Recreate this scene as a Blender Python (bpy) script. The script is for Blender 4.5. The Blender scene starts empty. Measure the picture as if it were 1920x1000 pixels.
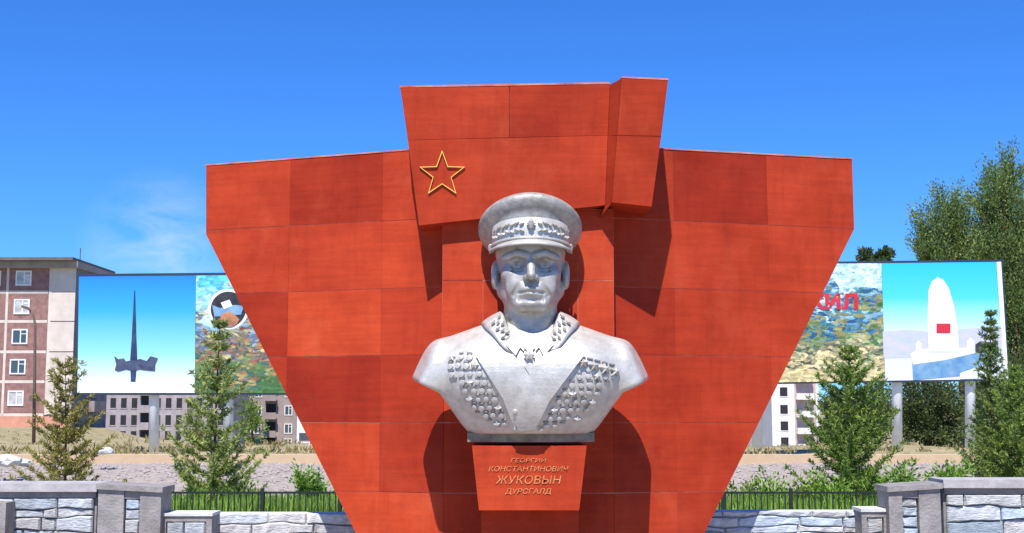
import bpy, bmesh, math, random
import numpy as np
from mathutils import Vector, Matrix
from mathutils.geometry import delaunay_2d_cdt

random.seed(7); rng = np.random.default_rng(7)
sc = bpy.context.scene
C = sc.collection
R = math.radians

# ------------------------------------------------------------------ camera, sky, sun, exposure
F = 2400.0; HOR = 765.0; EYE = 1.7
PITCH = math.atan((HOR - 500.0) / F)
cd = bpy.data.cameras.new('camera'); cam = bpy.data.objects.new('camera', cd); C.objects.link(cam)
cam.location = (0, 0, EYE); cam.rotation_euler = (R(90) + PITCH, 0, 0)
cd.sensor_width = 36; cd.lens = 36 * F / 1920; cd.clip_end = 9000; cd.clip_start = 0.1
sc.camera = cam

SUN_EL = R(58); SUN_AZ = R(-8)            # azimuth measured from -Y, negative = from the left
sdir = Vector((math.sin(SUN_AZ) * math.cos(SUN_EL), -math.cos(SUN_AZ) * math.cos(SUN_EL), math.sin(SUN_EL)))
w = bpy.data.worlds.new('World'); sc.world = w; w.use_nodes = True
nt = w.node_tree; nt.nodes.clear()
wo = nt.nodes.new('ShaderNodeOutputWorld'); bg = nt.nodes.new('ShaderNodeBackground')
sky = nt.nodes.new('ShaderNodeTexSky'); sky.sky_type = 'NISHITA'; sky.sun_disc = False
sky.sun_elevation = SUN_EL; sky.sun_rotation = math.atan2(sdir.x, sdir.y)
sky.altitude = 1350; sky.air_density = 1.0; sky.dust_density = 0.6; sky.ozone_density = 3.0
hs = nt.nodes.new('ShaderNodeHueSaturation'); hs.inputs['Saturation'].default_value = 1.12; hs.inputs['Value'].default_value = 1.0
gm = nt.nodes.new('ShaderNodeGamma'); gm.inputs[1].default_value = 1.0
nt.links.new(sky.outputs[0], hs.inputs['Color'])
# thin high cloud wisps
tc = nt.nodes.new('ShaderNodeTexCoord')
mp = nt.nodes.new('ShaderNodeMapping'); mp.inputs['Scale'].default_value = (14, 14, 34)
mp.inputs['Rotation'].default_value = (0, R(-14), 0)
nz = nt.nodes.new('ShaderNodeTexNoise'); nz.inputs['Scale'].default_value = 1.6; nz.inputs['Detail'].default_value = 8; nz.inputs['Roughness'].default_value = .6
nz.inputs['Distortion'].default_value = .5
rp = nt.nodes.new('ShaderNodeValToRGB'); rp.color_ramp.elements[0].position = .30; rp.color_ramp.elements[1].position = .72
wd = nt.nodes.new('ShaderNodeVectorMath'); wd.operation = 'DISTANCE'
wd.inputs[1].default_value = Vector(((295 - 960) / F, 1, (HOR - 462) / F)).normalized()
wm = nt.nodes.new('ShaderNodeMapRange'); wm.inputs[1].default_value = .062; wm.inputs[2].default_value = .0; wm.inputs[3].default_value = 0; wm.inputs[4].default_value = 1
mul = nt.nodes.new('ShaderNodeMath'); mul.operation = 'MULTIPLY'
mul2 = nt.nodes.new('ShaderNodeMath'); mul2.operation = 'MULTIPLY'; mul2.inputs[1].default_value = .48
mx = nt.nodes.new('ShaderNodeMixRGB'); mx.inputs[2].default_value = (7.6, 8.2, 9.2, 1)
L = nt.links.new
L(tc.outputs['Generated'], mp.inputs[0]); L(mp.outputs[0], nz.inputs['Vector']); L(nz.outputs['Fac'], rp.inputs[0])
L(tc.outputs['Generated'], wd.inputs[0]); L(wd.outputs['Value'], wm.inputs[0])
L(rp.outputs[0], mul.inputs[0]); L(wm.outputs[0], mul.inputs[1]); L(mul.outputs[0], mul2.inputs[0])
tn = nt.nodes.new('ShaderNodeMixRGB'); tn.blend_type = 'MULTIPLY'; tn.inputs[0].default_value = 1; tn.inputs[2].default_value = (.42, .90, 1.58, 1)
L(hs.outputs[0], tn.inputs[1]); L(tn.outputs[0], gm.inputs[0]); L(gm.outputs[0], mx.inputs[1]); L(mul2.outputs[0], mx.inputs[0])
L(mx.outputs[0], bg.inputs[0]); bg.inputs[1].default_value = 0.092
L(bg.outputs[0], wo.inputs[0])

sl = bpy.data.lights.new('sun', 'SUN'); sl.energy = 5.0; sl.angle = R(.5); sl.color = (1, .955, .88)
so = bpy.data.objects.new('sun', sl); C.objects.link(so); so.rotation_euler = sdir.to_track_quat('Z', 'Y').to_euler()
sc.view_settings.view_transform = 'Standard'; sc.view_settings.look = 'None'
sc.view_settings.exposure = 0.45; sc.view_settings.gamma = 1.0; sc.view_settings.use_curve_mapping = False
sc.render.engine = 'CYCLES'
sc.cycles.use_denoising = True
sc.cycles.max_bounces = 6

# ------------------------------------------------------------------ helpers
CP, SP = math.cos(PITCH), math.sin(PITCH)
def ray(u, v):
    return Vector((u - 960, F * CP - (500 - v) * SP, F * SP + (500 - v) * CP))
def P(u, v, Y):                        # photograph direction (u, v) at distance Y -> world point
    r = ray(u, v); return Vector((0, 0, EYE)) + r * (Y / r.y)
def Z(v, Y): return P(960, v, Y).z
def X(u, Y): return P(u, HOR, Y).x

def tag(o, label=None, cat=None, group=None, kind=None):
    if label: o['label'] = label
    if cat: o['category'] = cat
    if group: o['group'] = group
    if kind: o['kind'] = kind
    return o
def empty(name, loc, label=None, cat=None, group=None, rz=0):
    o = bpy.data.objects.new(name, None); C.objects.link(o); o.location = loc; o.rotation_euler = (0, 0, rz)
    o.empty_display_size = .2
    return tag(o, label, cat, group)
def link(name, me, m=None, parent=None, loc=None, color=None):
    o = bpy.data.objects.new(name, me); C.objects.link(o)
    if m is not None and len(me.materials) == 0: me.materials.append(m)
    if parent is not None:
        o.parent = parent
        pw = Matrix.Identity(4); chain = []; q = parent
        while q is not None: chain.append(q); q = q.parent
        for q in reversed(chain): pw = pw @ (q.matrix_parent_inverse if q.parent else Matrix.Identity(4)) @ Matrix.LocRotScale(q.location, q.rotation_euler, q.scale)
        if loc == 'world': o.matrix_parent_inverse = pw.inverted()
        elif loc is not None: o.location = loc
    elif loc is not None and loc != 'world': o.location = loc
    if color: o.color = (*color, 1)
    return o
def mesh(name, verts, faces, smooth=False):
    me = bpy.data.meshes.new(name); me.from_pydata([tuple(v) for v in verts], [], [tuple(f) for f in faces]); me.update()
    if smooth: me.polygons.foreach_set('use_smooth', [True] * len(me.polygons))
    return me
class MB:
    def __init__(s): s.v = []; s.f = []
    def add(s, vs, fs):
        n = len(s.v); s.v += [Vector(v) for v in vs]; s.f += [tuple(i + n for i in f) for f in fs]; return s
    def box(s, x0, x1, y0, y1, z0, z1):
        return s.add([(x0,y0,z0),(x1,y0,z0),(x1,y1,z0),(x0,y1,z0),(x0,y0,z1),(x1,y0,z1),(x1,y1,z1),(x0,y1,z1)],
                     [(0,3,2,1),(4,5,6,7),(0,1,5,4),(1,2,6,5),(2,3,7,6),(3,0,4,7)])
    def prism(s, front, back):          # two matching loops, front counter-clockwise seen from the front
        n = len(front)
        return s.add(list(front) + list(back), [tuple(range(n)), tuple(reversed(range(n, 2*n)))] + [(i, n+i, n+(i+1)%n, (i+1)%n) for i in range(n)])
    def tube(s, pts, rad, seg=8, caps=True):
        pts = [Vector(p) for p in pts]; n = len(pts)
        if not hasattr(rad, '__len__'): rad = [rad] * n
        base = len(s.v); prev = None
        for i, p in enumerate(pts):
            d = (pts[min(i+1, n-1)] - pts[max(i-1, 0)]).normalized()
            a = d.orthogonal().normalized() if prev is None else (prev - d * prev.dot(d)).normalized()
            prev = a; b = d.cross(a)
            for k in range(seg):
                t = 2*math.pi*k/seg; s.v.append(p + (a*math.cos(t) + b*math.sin(t)) * rad[i])
        for i in range(n-1):
            for k in range(seg):
                q = base + i*seg; s.f.append((q+k, q+(k+1)%seg, q+seg+(k+1)%seg, q+seg+k))
        if caps:
            s.f.append(tuple(base+k for k in reversed(range(seg)))); s.f.append(tuple(base+(n-1)*seg+k for k in range(seg)))
        return s
    def me(s, name, smooth=False): return mesh(name, s.v, s.f, smooth)
    def build(s, name, m, parent=None, smooth=False, loc='world', color=None): return link(name, s.me(name, smooth), m, parent, loc, color)

def lin(c): return tuple(((x/255)/12.92 if x/255 <= .04045 else ((x/255+.055)/1.055)**2.4) for x in c)
_m = {}
def mat(name, col, rough=.7, var=.12, scale=6, bump=.0, bscale=30, metal=0., col2=None, objcol=False, detail=6, spec=.4, stretch=(1,1,1), trans=0):
    """procedural paint / stone / soil: base colour broken up by two noises, optional bump"""
    m = bpy.data.materials.new(name); m.use_nodes = True; n = m.node_tree; b = n.nodes['Principled BSDF']
    b.inputs['Roughness'].default_value = rough; b.inputs['Metallic'].default_value = metal
    b.inputs['Specular IOR Level'].default_value = spec
    t = n.nodes.new('ShaderNodeTexCoord'); mpn = n.nodes.new('ShaderNodeMapping'); mpn.inputs['Scale'].default_value = stretch
    g = n.nodes.new('ShaderNodeNewGeometry')
    n.links.new(g.outputs['Position'], mpn.inputs[0])
    a = n.nodes.new('ShaderNodeTexNoise'); a.inputs['Scale'].default_value = scale; a.inputs['Detail'].default_value = detail; a.inputs['Roughness'].default_value = .65
    n.links.new(mpn.outputs[0], a.inputs['Vector'])
    r = n.nodes.new('ShaderNodeValToRGB'); r.color_ramp.elements[0].position = .3; r.color_ramp.elements[1].position = .72
    c2 = col2 or tuple(max(0, x*(1-2*var)) for x in col)
    c1 = col if col2 else tuple(min(1, x*(1+var)) for x in col)
    r.color_ramp.elements[0].color = (*c2, 1); r.color_ramp.elements[1].color = (*c1, 1)
    n.links.new(a.outputs['Fac'], r.inputs[0])
    out = r.outputs[0]
    if objcol:
        oi = n.nodes.new('ShaderNodeObjectInfo'); mm = n.nodes.new('ShaderNodeMixRGB'); mm.blend_type = 'MULTIPLY'; mm.inputs[0].default_value = 1
        n.links.new(out, mm.inputs[1]); n.links.new(oi.outputs['Color'], mm.inputs[2]); out = mm.outputs[0]
    n.links.new(out, b.inputs['Base Color'])
    if bump:
        k = n.nodes.new('ShaderNodeTexNoise'); k.inputs['Scale'].default_value = bscale; k.inputs['Detail'].default_value = 5
        n.links.new(mpn.outputs[0], k.inputs['Vector'])
        bp = n.nodes.new('ShaderNodeBump'); bp.inputs['Strength'].default_value = bump; bp.inputs['Distance'].default_value = .02
        n.links.new(k.outputs['Fac'], bp.inputs['Height']); n.links.new(bp.outputs[0], b.inputs['Normal'])
    if trans:
        b.inputs['Transmission Weight'].default_value = trans
    _m[name] = m; return m

# ---- materials
def redpaint():
    m = bpy.data.materials.new('red_paint'); m.use_nodes = True; n = m.node_tree; b = n.nodes['Principled BSDF']; N = n.nodes.new; K = n.links.new
    b.inputs['Roughness'].default_value = .7; b.inputs['Specular IOR Level'].default_value = .12
    g = N('ShaderNodeNewGeometry'); oi = N('ShaderNodeObjectInfo')
    def noise(sc_, st, det=8, rough=.65):
        mp_ = N('ShaderNodeMapping'); mp_.inputs['Scale'].default_value = st; K(g.outputs['Position'], mp_.inputs[0])
        t = N('ShaderNodeTexNoise'); t.inputs['Scale'].default_value = sc_; t.inputs['Detail'].default_value = det; t.inputs['Roughness'].default_value = rough
        K(mp_.outputs[0], t.inputs['Vector']); return t.outputs['Fac']
    def ramp(f, p0, c0, p1, c1):
        r = N('ShaderNodeValToRGB'); r.color_ramp.elements[0].position = p0; r.color_ramp.elements[1].position = p1; r.color_ramp.elements[0].color = (*c0, 1); r.color_ramp.elements[1].color = (*c1, 1)
        K(f, r.inputs[0]); return r.outputs[0]
    def mix(f, a, b_, mode='MIX'):
        x = N('ShaderNodeMixRGB'); x.blend_type = mode
        if isinstance(f, float): x.inputs[0].default_value = f
        else: K(f, x.inputs[0])
        K(a, x.inputs[1]); K(b_, x.inputs[2]); return x.outputs[0]
    base = ramp(noise(1.7, (1, 1, 1)), .30, (.35, .032, .011), .70, (.51, .057, .019))
    streak = ramp(noise(3.0, (.5, .5, 7), 6), .35, (.90, .87, .89), .65, (1.05, 1.06, 1.03))      # horizontal roller marks
    drip = ramp(noise(4.0, (3, 3, .35), 7), .50, (1, 1, 1), .80, (.84, .80, .82))              # rain runs
    bleach = ramp(noise(1.1, (1, 1, .8), 9, .7), .52, (0, 0, 0), .78, (.42, .42, .42))
    pale = N('ShaderNodeRGB'); pale.outputs[0].default_value = (.60, .13, .055, 1)
    c = mix(1.0, base, streak, 'MULTIPLY'); c = mix(1.0, c, drip, 'MULTIPLY'); c = mix(bleach, c, pale.outputs[0]); c = mix(1.0, c, oi.outputs['Color'], 'MULTIPLY')
    K(c, b.inputs['Base Color'])
    bp = N('ShaderNodeBump'); bp.inputs['Strength'].default_value = .10; bp.inputs['Distance'].default_value = .02; K(noise(45, (1, 1, 1), 4), bp.inputs['Height']); K(bp.outputs[0], b.inputs['Normal'])
    return m
RED = redpaint()
JOINT = mat('joint_filler', (.64, .30, .22), .85, .2, 4.5, .1, 60, col2=(.40, .05, .025), detail=9)
GOLD = mat('gold_paint', (.90, .66, .13), .45, .1, 8)
GOLD2 = mat('gold_letters', (.72, .34, .12), .6, .1, 26, col2=(.46, .09, .03), detail=8)
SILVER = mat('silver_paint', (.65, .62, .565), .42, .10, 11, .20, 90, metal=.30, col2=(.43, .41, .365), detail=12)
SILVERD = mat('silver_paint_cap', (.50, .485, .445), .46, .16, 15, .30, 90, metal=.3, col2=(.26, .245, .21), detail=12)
SILVERH = mat('silver_head_shade_grime', (.54, .52, .475), .42, .10, 11, .22, 90, metal=.32, col2=(.33, .312, .27), detail=12)  # darker than the torso: shading and grime put into the head's colour
SILVERG = mat('silver_ribbon_shade', (.27, .265, .25), .55, .2, 20, metal=.3)  # dark ribbons and bars: shade of the crevices between medals put into the colour
SLAB = mat('weathered_slab', (.26, .225, .155), .8, .25, 9, .2, 40)
CONC = mat('wall_concrete', (.36, .335, .315), .9, .22, 5, .5, 40, col2=(.19, .172, .165), detail=10)
CAPST = mat('cap_concrete', (.50, .475, .46), .85, .18, 6, .2, 50, col2=(.29, .265, .27))
STONE = mat('ledge_stone', (.54, .56, .57), .8, .3, 6, .7, 22, objcol=True, col2=(.27, .295, .315), stretch=(1, 1, 3.2), detail=10)
BED = mat('mortar_bed', (.27, .265, .26), .9, .2, 12, .2, 40)
PALE = mat('pale_plaster', (.70, .70, .66), .85, .2, 6, .3, 36, col2=(.46, .47, .45), stretch=(1, 1, 3))
IRON = mat('dark_iron', (.02, .028, .024), .5, .2, 12)
PAVE = mat('plaza_paving', (.34, .28, .22), .85, .15, 3)
LAWN = mat('lawn_soil', (.085, .13, .035), .95, .3, 2.5, .4, 20, col2=(.16, .13, .07))
DIRT = mat('dry_ground', (.44, .34, .20), .95, .3, .9, .5, 8, col2=(.20, .19, .08), detail=10)
GRAVEL = mat('gravel_soil', (.44, .37, .33), .95, .3, 7, .6, 16, col2=(.22, .185, .155), detail=10)
PEB = mat('pebbles', (.46, .40, .38), .9, .3, 9, col2=(.20, .17, .16))
OCHRE = mat('ochre_kerb', (.58, .42, .27), .9, .2, 3, .2, 20, col2=(.50, .36, .22))
WHITEP = mat('white_post', (.86, .87, .90), .45, .08, 5)
DARKF = mat('board_frame', (.03, .045, .07), .5, .1, 5)
BARK = mat('bark', (.13, .085, .05), .95, .3, 14, .5, 30)

def leafmat(name, a, b2):
    m = bpy.data.materials.new(name); m.use_nodes = True; n = m.node_tree; bs = n.nodes['Principled BSDF']
    bs.inputs['Roughness'].default_value = .6; bs.inputs['Specular IOR Level'].default_value = .25
    g = n.nodes.new('ShaderNodeNewGeometry'); r = n.nodes.new('ShaderNodeValToRGB')
    r.color_ramp.elements[0].color = (*a, 1); r.color_ramp.elements[1].color = (*b2, 1)
    n.links.new(g.outputs['Random Per Island'], r.inputs[0]); n.links.new(r.outputs[0], bs.inputs['Base Color'])
    tr = n.nodes.new('ShaderNodeBsdfTranslucent'); n.links.new(r.outputs[0], tr.inputs['Color'])
    ad = n.nodes.new('ShaderNodeMixShader'); ad.inputs[0].default_value = .35
    n.links.new(bs.outputs[0], ad.inputs[1]); n.links.new(tr.outputs[0], ad.inputs[2])
    n.links.new(ad.outputs[0], n.nodes['Material Output'].inputs[0]); return m
LF_OLIVE = leafmat('needles_olive', (.16, .15, .03), (.52, .46, .14))
LF_GREEN = leafmat('needles_green', (.14, .19, .04), (.50, .56, .17))
LF_LUSH = leafmat('needles_lush', (.075, .14, .02), (.34, .46, .10))
LF_DARK = leafmat('leaves_dark', (.04, .07, .025), (.20, .25, .10))
LF_TREE = leafmat('leaves_tree', (.06, .11, .03), (.34, .45, .14))
LF_DRY = leafmat('dry_blades', (.20, .17, .06), (.50, .40, .20))
LF_GRASS = leafmat('grass_blades', (.10, .20, .022), (.34, .54, .09))

# ------------------------------------------------------------------ ground
def sheet(name, ys, xs, h, m, kind='structure'):
    vs = []; fs = []
    for y in ys:
        for x in xs: vs.append((x, y, h(x, y)))
    n = len(xs)
    for j in range(len(ys)-1):
        for i in range(n-1):
            q = j*n+i; fs.append((q, q+1, q+n+1, q+n))
    o = link(name, mesh(name, vs, fs, True), m); tag(o, kind=kind); return o
def sm(a, b, x):
    t = min(1, max(0, (x-a)/(b-a))); return t*t*(3-2*t)
KY = 29.0
def slope_h(x, y): return -.34 + .80*sm(20, 29.4, y)*1.0 + .0
def far_h(x, y):
    h = .47
    if y > 40: h -= .03*(min(y, 260)-40)
    left = sm(-29, -36, x)*(1-sm(112, 126, y))
    h += left * (.025*(min(y, 140)-40) if y > 40 else 0)
    # earth mound on the left in front of the far blocks
    h += .52*math.exp(-((x+15.9)/2.1)**2 - ((y-52)/5)**2)+.16*math.exp(-((y-31.5)/.9)**2)
    h += .12*math.sin(x*.7+y*.31)*math.sin(y*.5)*(1 if y > 31 else 0)
    return h
sheet('plaza', [-30, 0, 8, 13.9], [-60, -20, 0, 20, 60], lambda x, y: 0, PAVE)
sheet('lawn', [13.9, 16, 18, 20.2], np.linspace(-22, 22, 23), lambda x, y: -.34, LAWN)
sheet('gravel_slope', np.linspace(20.0, KY, 19), np.linspace(-24, 24, 61), lambda x, y: slope_h(x, y) + .03*math.sin(x*2.1+y)*math.sin(y*1.7), GRAVEL)
ys = [KY+.35] + list(np.linspace(30, 70, 41)) + [75, 80, 90, 100, 110, 120, 140, 160, 180, 200, 230, 260, 400, 900, 3000]
xs = [-3000, -900, -300, -150, -90] + list(np.linspace(-60, 60, 91)) + [90, 150, 300, 900, 3000]
sheet('ground', ys, xs, far_h, DIRT)
# ochre kerb along the top of the slope
kb = MB(); kb.box(-24, 24, KY-.02, KY+.36, slope_h(0, KY)-.2, slope_h(0, KY)+.20)
tag(kb.build('kerb', OCHRE), kind='structure')
# pebbles bedded in the slope: uncountable
pv = []; pf = []
for i in range(5200):
    x = rng.uniform(-11.5, 11.5); y = rng.uniform(21, KY-.1); r_ = rng.uniform(.02, .06)
    if -4 < x < 4.5: continue
    z = slope_h(x, y)+.01; n0 = len(pv)
    a = rng.uniform(0, 6.28)
    for k in range(4): pv.append((x+r_*math.cos(a+k*1.57)*rng.uniform(.7, 1.2), y+r_*math.sin(a+k*1.57), z))
    pv.append((x+rng.uniform(-.2,.2)*r_, y, z+r_*.8))
    for k in range(4): pf.append((n0+k, n0+(k+1) % 4, n0+4))
tag(link('gravel', mesh('gravel', pv, pf), PEB), 'grey pebbles bedded in the bank behind the fence', 'gravel', kind='stuff')

# ------------------------------------------------------------------ the red monument wall
YW = 12.4; YP = 12.14
TH_L, TH_R = R(19), R(16.5)
FL = Vector((X(832, YW), YW, 0)); FR = Vector((X(1150, YW), YW, 0))
EL = Vector((-math.cos(TH_L), math.sin(TH_L), 0)); ER = Vector((math.cos(TH_R), math.sin(TH_R), 0))
def on_wing(u, v, o, e):               # -> (s, z) on the folded wing
    n = Vector((e.y, -e.x, 0)); r = ray(u, v); t = (Vector((o.x, o.y, EYE)) - Vector((0, 0, EYE))).dot(n) / r.dot(n)
    p = Vector((0, 0, EYE)) + r*t; return ((p-o).dot(e), p.z)
def extend(a, b, z):                    # continue line a->b to height z
    t = (z-a[1])/(b[1]-a[1]); return (a[0]+(b[0]-a[0])*t, z)
def clip(poly, ax, lo, hi):
    for side, lim in ((1, lo), (-1, hi)):
        out = []
        for i in range(len(poly)):
            a, b = poly[i], poly[(i+1) % len(poly)]
            da, db = side*(a[ax]-lim), side*(b[ax]-lim)
            if da >= 0: out.append(a)
            if da*db < 0: t = da/(da-db); out.append((a[0]+(b[0]-a[0])*t, a[1]+(b[1]-a[1])*t))
        poly = out
        if len(poly) < 3: return []
    return poly
rows = [0.0] + [Z(v, YW) for v in (925, 793, 665, 538, 409)] + [9]
rows.insert(1, rows[1]-.66)
MON = empty('monument_wall', (X(993, YW), YW, 0), 'tall red panelled monument wall with folded wings and a flag relief on top', 'monument')
TINT = {  # (row from bottom, column from fold) -> brightness of that painted panel
 'L': {(6,0):1.0,(6,1):.80,(6,2):.97,(5,0):1.02,(5,1):1.0,(5,2):1.05,(4,0):1.0,(4,1):1.12,(4,2):.83,(3,0):.80,(3,1):.74,(3,2):.9,(2,0):.84,(2,1):1.1,(1,0):1.12,(1,1):1.12},
 'R': {(6,0):.93,(6,1):.72,(5,0):.95,(5,1):1.02,(4,0):.76,(4,1):.95,(3,0):.88,(3,1):.92,(2,0):.9,(2,1):.9,(1,0):1.08,(1,1):.92}}
def wing(o, e, poly, cols, side):
    n = Vector((e.y, -e.x, 0)); n = n if n.y < 0 else -n
    def w3(p, d): return o + e*p[0] + Vector((0, 0, p[1])) + n*d
    def order(q): return q if (side == 'R') else q
    core = [(p[0], p[1]) for p in poly]
    def pr(poly2, d0, d1):
        f = [w3(p, d0) for p in poly2]; b = [w3(p, d1) for p in poly2]
        nn = (f[1]-f[0]).cross(f[2]-f[1])
        if nn.dot(n) < 0: f.reverse(); b.reverse()
        return MB().prism(f, b)
    pr(core, .003, -.30).build('wall_core', JOINT, MON)
    for r_ in range(len(rows)-1):
        for c in range(len(cols)-1):
            q = clip(clip(poly, 1, rows[r_]+(random.uniform(.002, .0045) if r_ else .002), rows[r_+1]-random.uniform(.002, .0045)), 0, cols[c]+.001, cols[c+1]-.001)
            if not q: continue
            t = TINT[side].get((r_, c), 1.0)**1.35*random.uniform(.89, 1.06)
            pr(q, random.uniform(.0, .0015)+.006, -.003).build('panel', RED, MON, color=(t**.8, t**1.3, t))
lt = [on_wing(387, 440, FL, EL), on_wing(668, 1000, FL, EL)]
polyL = [(0, on_wing(825, 279, FL, EL)[1]), on_wing(387, 312, FL, EL), lt[0], extend(lt[0], lt[1], 0), (0, 0)]
rt = [on_wing(1601, 430, FR, ER), on_wing(1320, 1000, FR, ER)]
polyR = [(0, on_wing(1160, 277, FR, ER)[1]), on_wing(1597, 300, FR, ER), rt[0], extend(rt[0], rt[1], 0), (0, 0)]
wing(FL, EL, polyL, [-.01, on_wing(715, 600, FL, EL)[0], on_wing(540, 600, FL, EL)[0], 9], 'L')
wing(FR, ER, polyR, [-.01, on_wing(1265, 600, FR, ER)[0], on_wing(1443, 600, FR, ER)[0], 9], 'R')
# dusty concrete coping on the wing tops
def coping(o, e, poly):
    a, b = poly[0], poly[1]; n = Vector((e.y, -e.x, 0)); n = n if n.y < 0 else -n
    p = [o+e*a[0]+Vector((0,0,a[1]+.003))+n*.012, o+e*(b[0]+.01)+Vector((0,0,b[1]+.003))+n*.012]
    q = [p[0]-n*.33, p[1]-n*.33]; up = Vector((0,0,.014))
    MB().add([p[0],p[1],q[1],q[0],p[0]+up,p[1]+up,q[1]+up,q[0]+up],[(0,3,2,1),(4,5,6,7),(0,1,5,4),(1,2,6,5),(2,3,7,6),(3,0,4,7)]).build('coping', JOINT, MON)
coping(FL, EL, polyL); coping(FR, ER, polyR)
# central pier behind the bust
px0, px1 = X(828, YP), X(1153, YP); zt = Z(392, YP)
zpb = Z(655, YP)
MB().box(FL.x+.001, FR.x-.001, YW-.003, YW+.29, 0, zt-.05).build('wall_core', JOINT, MON)
MB().box(px0, px1, YP+.003, YW-.004, zpb, zt).build('pier_core', JOINT, MON)
prows = [zpb, Z(526, YP), zt]
pc = [px0, X(905, YP), X(1085, YP), px1]
for r_ in range(len(prows)-1):
    for c in range(3):
        t = random.uniform(.93, 1.08)
        MB().box(pc[c]+.002, pc[c+1]-.002, YP+random.uniform(-.002, .001), YP+.004, prows[r_]+.004, prows[r_+1]-.004).build('panel', RED, MON, color=(t**.8, t**1.2, t))
brows = rows[:6]; bc = [FL.x, X(905, YW), X(1085, YW), FR.x]
for r_ in range(5):
    for c in range(3):
        t = random.uniform(.93, 1.08)
        MB().box(bc[c]+.001, bc[c+1]-.001, YW-.006, YW-.0035, brows[r_]+.005, brows[r_+1]-.005).build('panel', RED, MON, color=(t**.8, t**1.2, t))
# flag relief: panels that fold forward towards the right
def fY(v): return 11.93 + (v-160)/260*.09           # left cloth plane
def gY(v): return 11.72 + (v-150)/240*.18           # right cloth plane
fg = empty('flag_relief', (X(1000, 12), 12.0, Z(420, 12))); fg.parent = MON; fg.location = fg.location - MON.location
def slab(pts, name='panel', tint=1.0, yb=12.62, gap=.003, m=None):
    f = [P(*p) for p in pts]; c = sum(f, Vector())/len(f)
    f = [p+(c-p).normalized()*gap for p in f]
    b = [Vector((p.x, yb, p.z)) for p in f]
    if (f[1]-f[0]).cross(f[2]-f[1]).y > 0: f.reverse(); b.reverse()
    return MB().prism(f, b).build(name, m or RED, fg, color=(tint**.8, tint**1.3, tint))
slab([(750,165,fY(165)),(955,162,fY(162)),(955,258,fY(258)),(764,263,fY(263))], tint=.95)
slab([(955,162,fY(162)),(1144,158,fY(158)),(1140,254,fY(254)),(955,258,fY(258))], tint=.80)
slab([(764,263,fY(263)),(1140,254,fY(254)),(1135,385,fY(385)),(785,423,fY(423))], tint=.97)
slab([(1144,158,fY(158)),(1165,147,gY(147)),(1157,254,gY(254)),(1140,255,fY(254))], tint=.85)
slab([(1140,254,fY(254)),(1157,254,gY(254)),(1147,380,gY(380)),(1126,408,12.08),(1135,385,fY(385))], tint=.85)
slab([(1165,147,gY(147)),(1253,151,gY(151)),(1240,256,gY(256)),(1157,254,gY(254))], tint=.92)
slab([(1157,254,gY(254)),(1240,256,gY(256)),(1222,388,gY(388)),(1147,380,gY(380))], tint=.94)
slab([(756,169,fY(165)+.03),(1140,164,fY(158)+.03),(1128,380,fY(385)+.03),(790,415,fY(423)+.03)], 'core', yb=12.60, m=JOINT)
# pale dusty edge on the flag top
slab([(749,161,fY(165)),(1144,154,fY(158)),(1144,157.5,fY(158)),(749,164.5,fY(165))], 'coping', m=JOINT)
slab([(1164,143.5,gY(147)),(1254,147.5,gY(151)),(1254,150.5,gY(151)),(1164,146.5,gY(147))], 'coping', m=JOINT)
# golden outlined star
st = []
for k in range(10):
    a = math.pi/2 + k*math.pi/5 ; r_ = (45 if k % 2 == 0 else 18.5)
    st.append((829+r_*math.cos(a), 327-r_*math.sin(a)))
ctr = (829, 327)
mb = MB(); ri = .922
outf = [P(u, v, fY(v)-.018) for u, v in st]; inf = [P(ctr[0]+(u-ctr[0])*ri, ctr[1]+(v-ctr[1])*ri, fY(v)-.018) for u, v in st]
outb = [p+Vector((0,.022,0)) for p in outf]; inb = [p+Vector((0,.022,0)) for p in inf]
vs = outf+inf+outb+inb
fs = []
for k in range(10):
    j = (k+1) % 10
    fs += [(k, j, 10+j, 10+k), (k, 20+k, 20+j, j), (10+k, 10+j, 30+j, 30+k)]
mb.add(vs, fs); mb.build('star', GOLD, fg)

# ------------------------------------------------------------------ pedestal under the bust
PED = empty('pedestal', (X(992, 11.7), 11.7, 0), 'tapered red inscribed pedestal carrying the silver bust', 'pedestal')
YF = 11.575
tl, tr_, br, bl = P(885,836,YF), P(1100,836,YF), P(1086,957,YF), P(898,957,YF)
f = [bl, br, tr_, tl]; b = [Vector((p.x, YW-.008, p.z)) for p in f]
MB().prism(f, b).build('block', RED, PED, color=(.98, 1.02, 1))
MB().box(X(903,11.85), X(1084,11.85), 11.85, YW-.008, 0, bl.z-.002).build('column', RED, PED, color=(.95,.9,.9))
def text(name, s, size, loc, m, parent, shear=0, depth=.006, width=None, rot=(R(90),0,0), bold=0):
    cu = bpy.data.curves.new(name, 'FONT'); cu.body = s; cu.size = size; cu.align_x = 'CENTER'; cu.align_y = 'CENTER'; cu.extrude = depth; cu.shear = shear; cu.offset = bold
    cu.resolution_u = 3
    o = bpy.data.objects.new(name, cu); C.objects.link(o); dg = bpy.context.evaluated_depsgraph_get()
    me = bpy.data.meshes.new_from_object(o.evaluated_get(dg)); bpy.data.objects.remove(o)
    if width:
        xs_ = [v.co.x for v in me.vertices]; k = width/(max(xs_)-min(xs_))
        for v in me.vertices: v.co.x *= k
    me.transform(Matrix.Translation(loc) @ Matrix.Rotation(rot[0], 4, 'X')); me.materials.clear()
    return link(name, me, m, parent, 'world')
for s, v, wpx, hpx in (('ГЕОРГИЙ', 864, 66, 7.5), ('КОНСТАНТИНОВИЧ', 880, 148, 9.5), ('ЖУКОВЫН', 901, 122, 15), ('ДУРСГАЛД', 922, 86, 9.5)):
    text('inscription', s, hpx/.73*YF/F, P(990, v, YF-.004), GOLD2, PED, shear=.2, depth=.003, width=wpx*YF/F)

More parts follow.
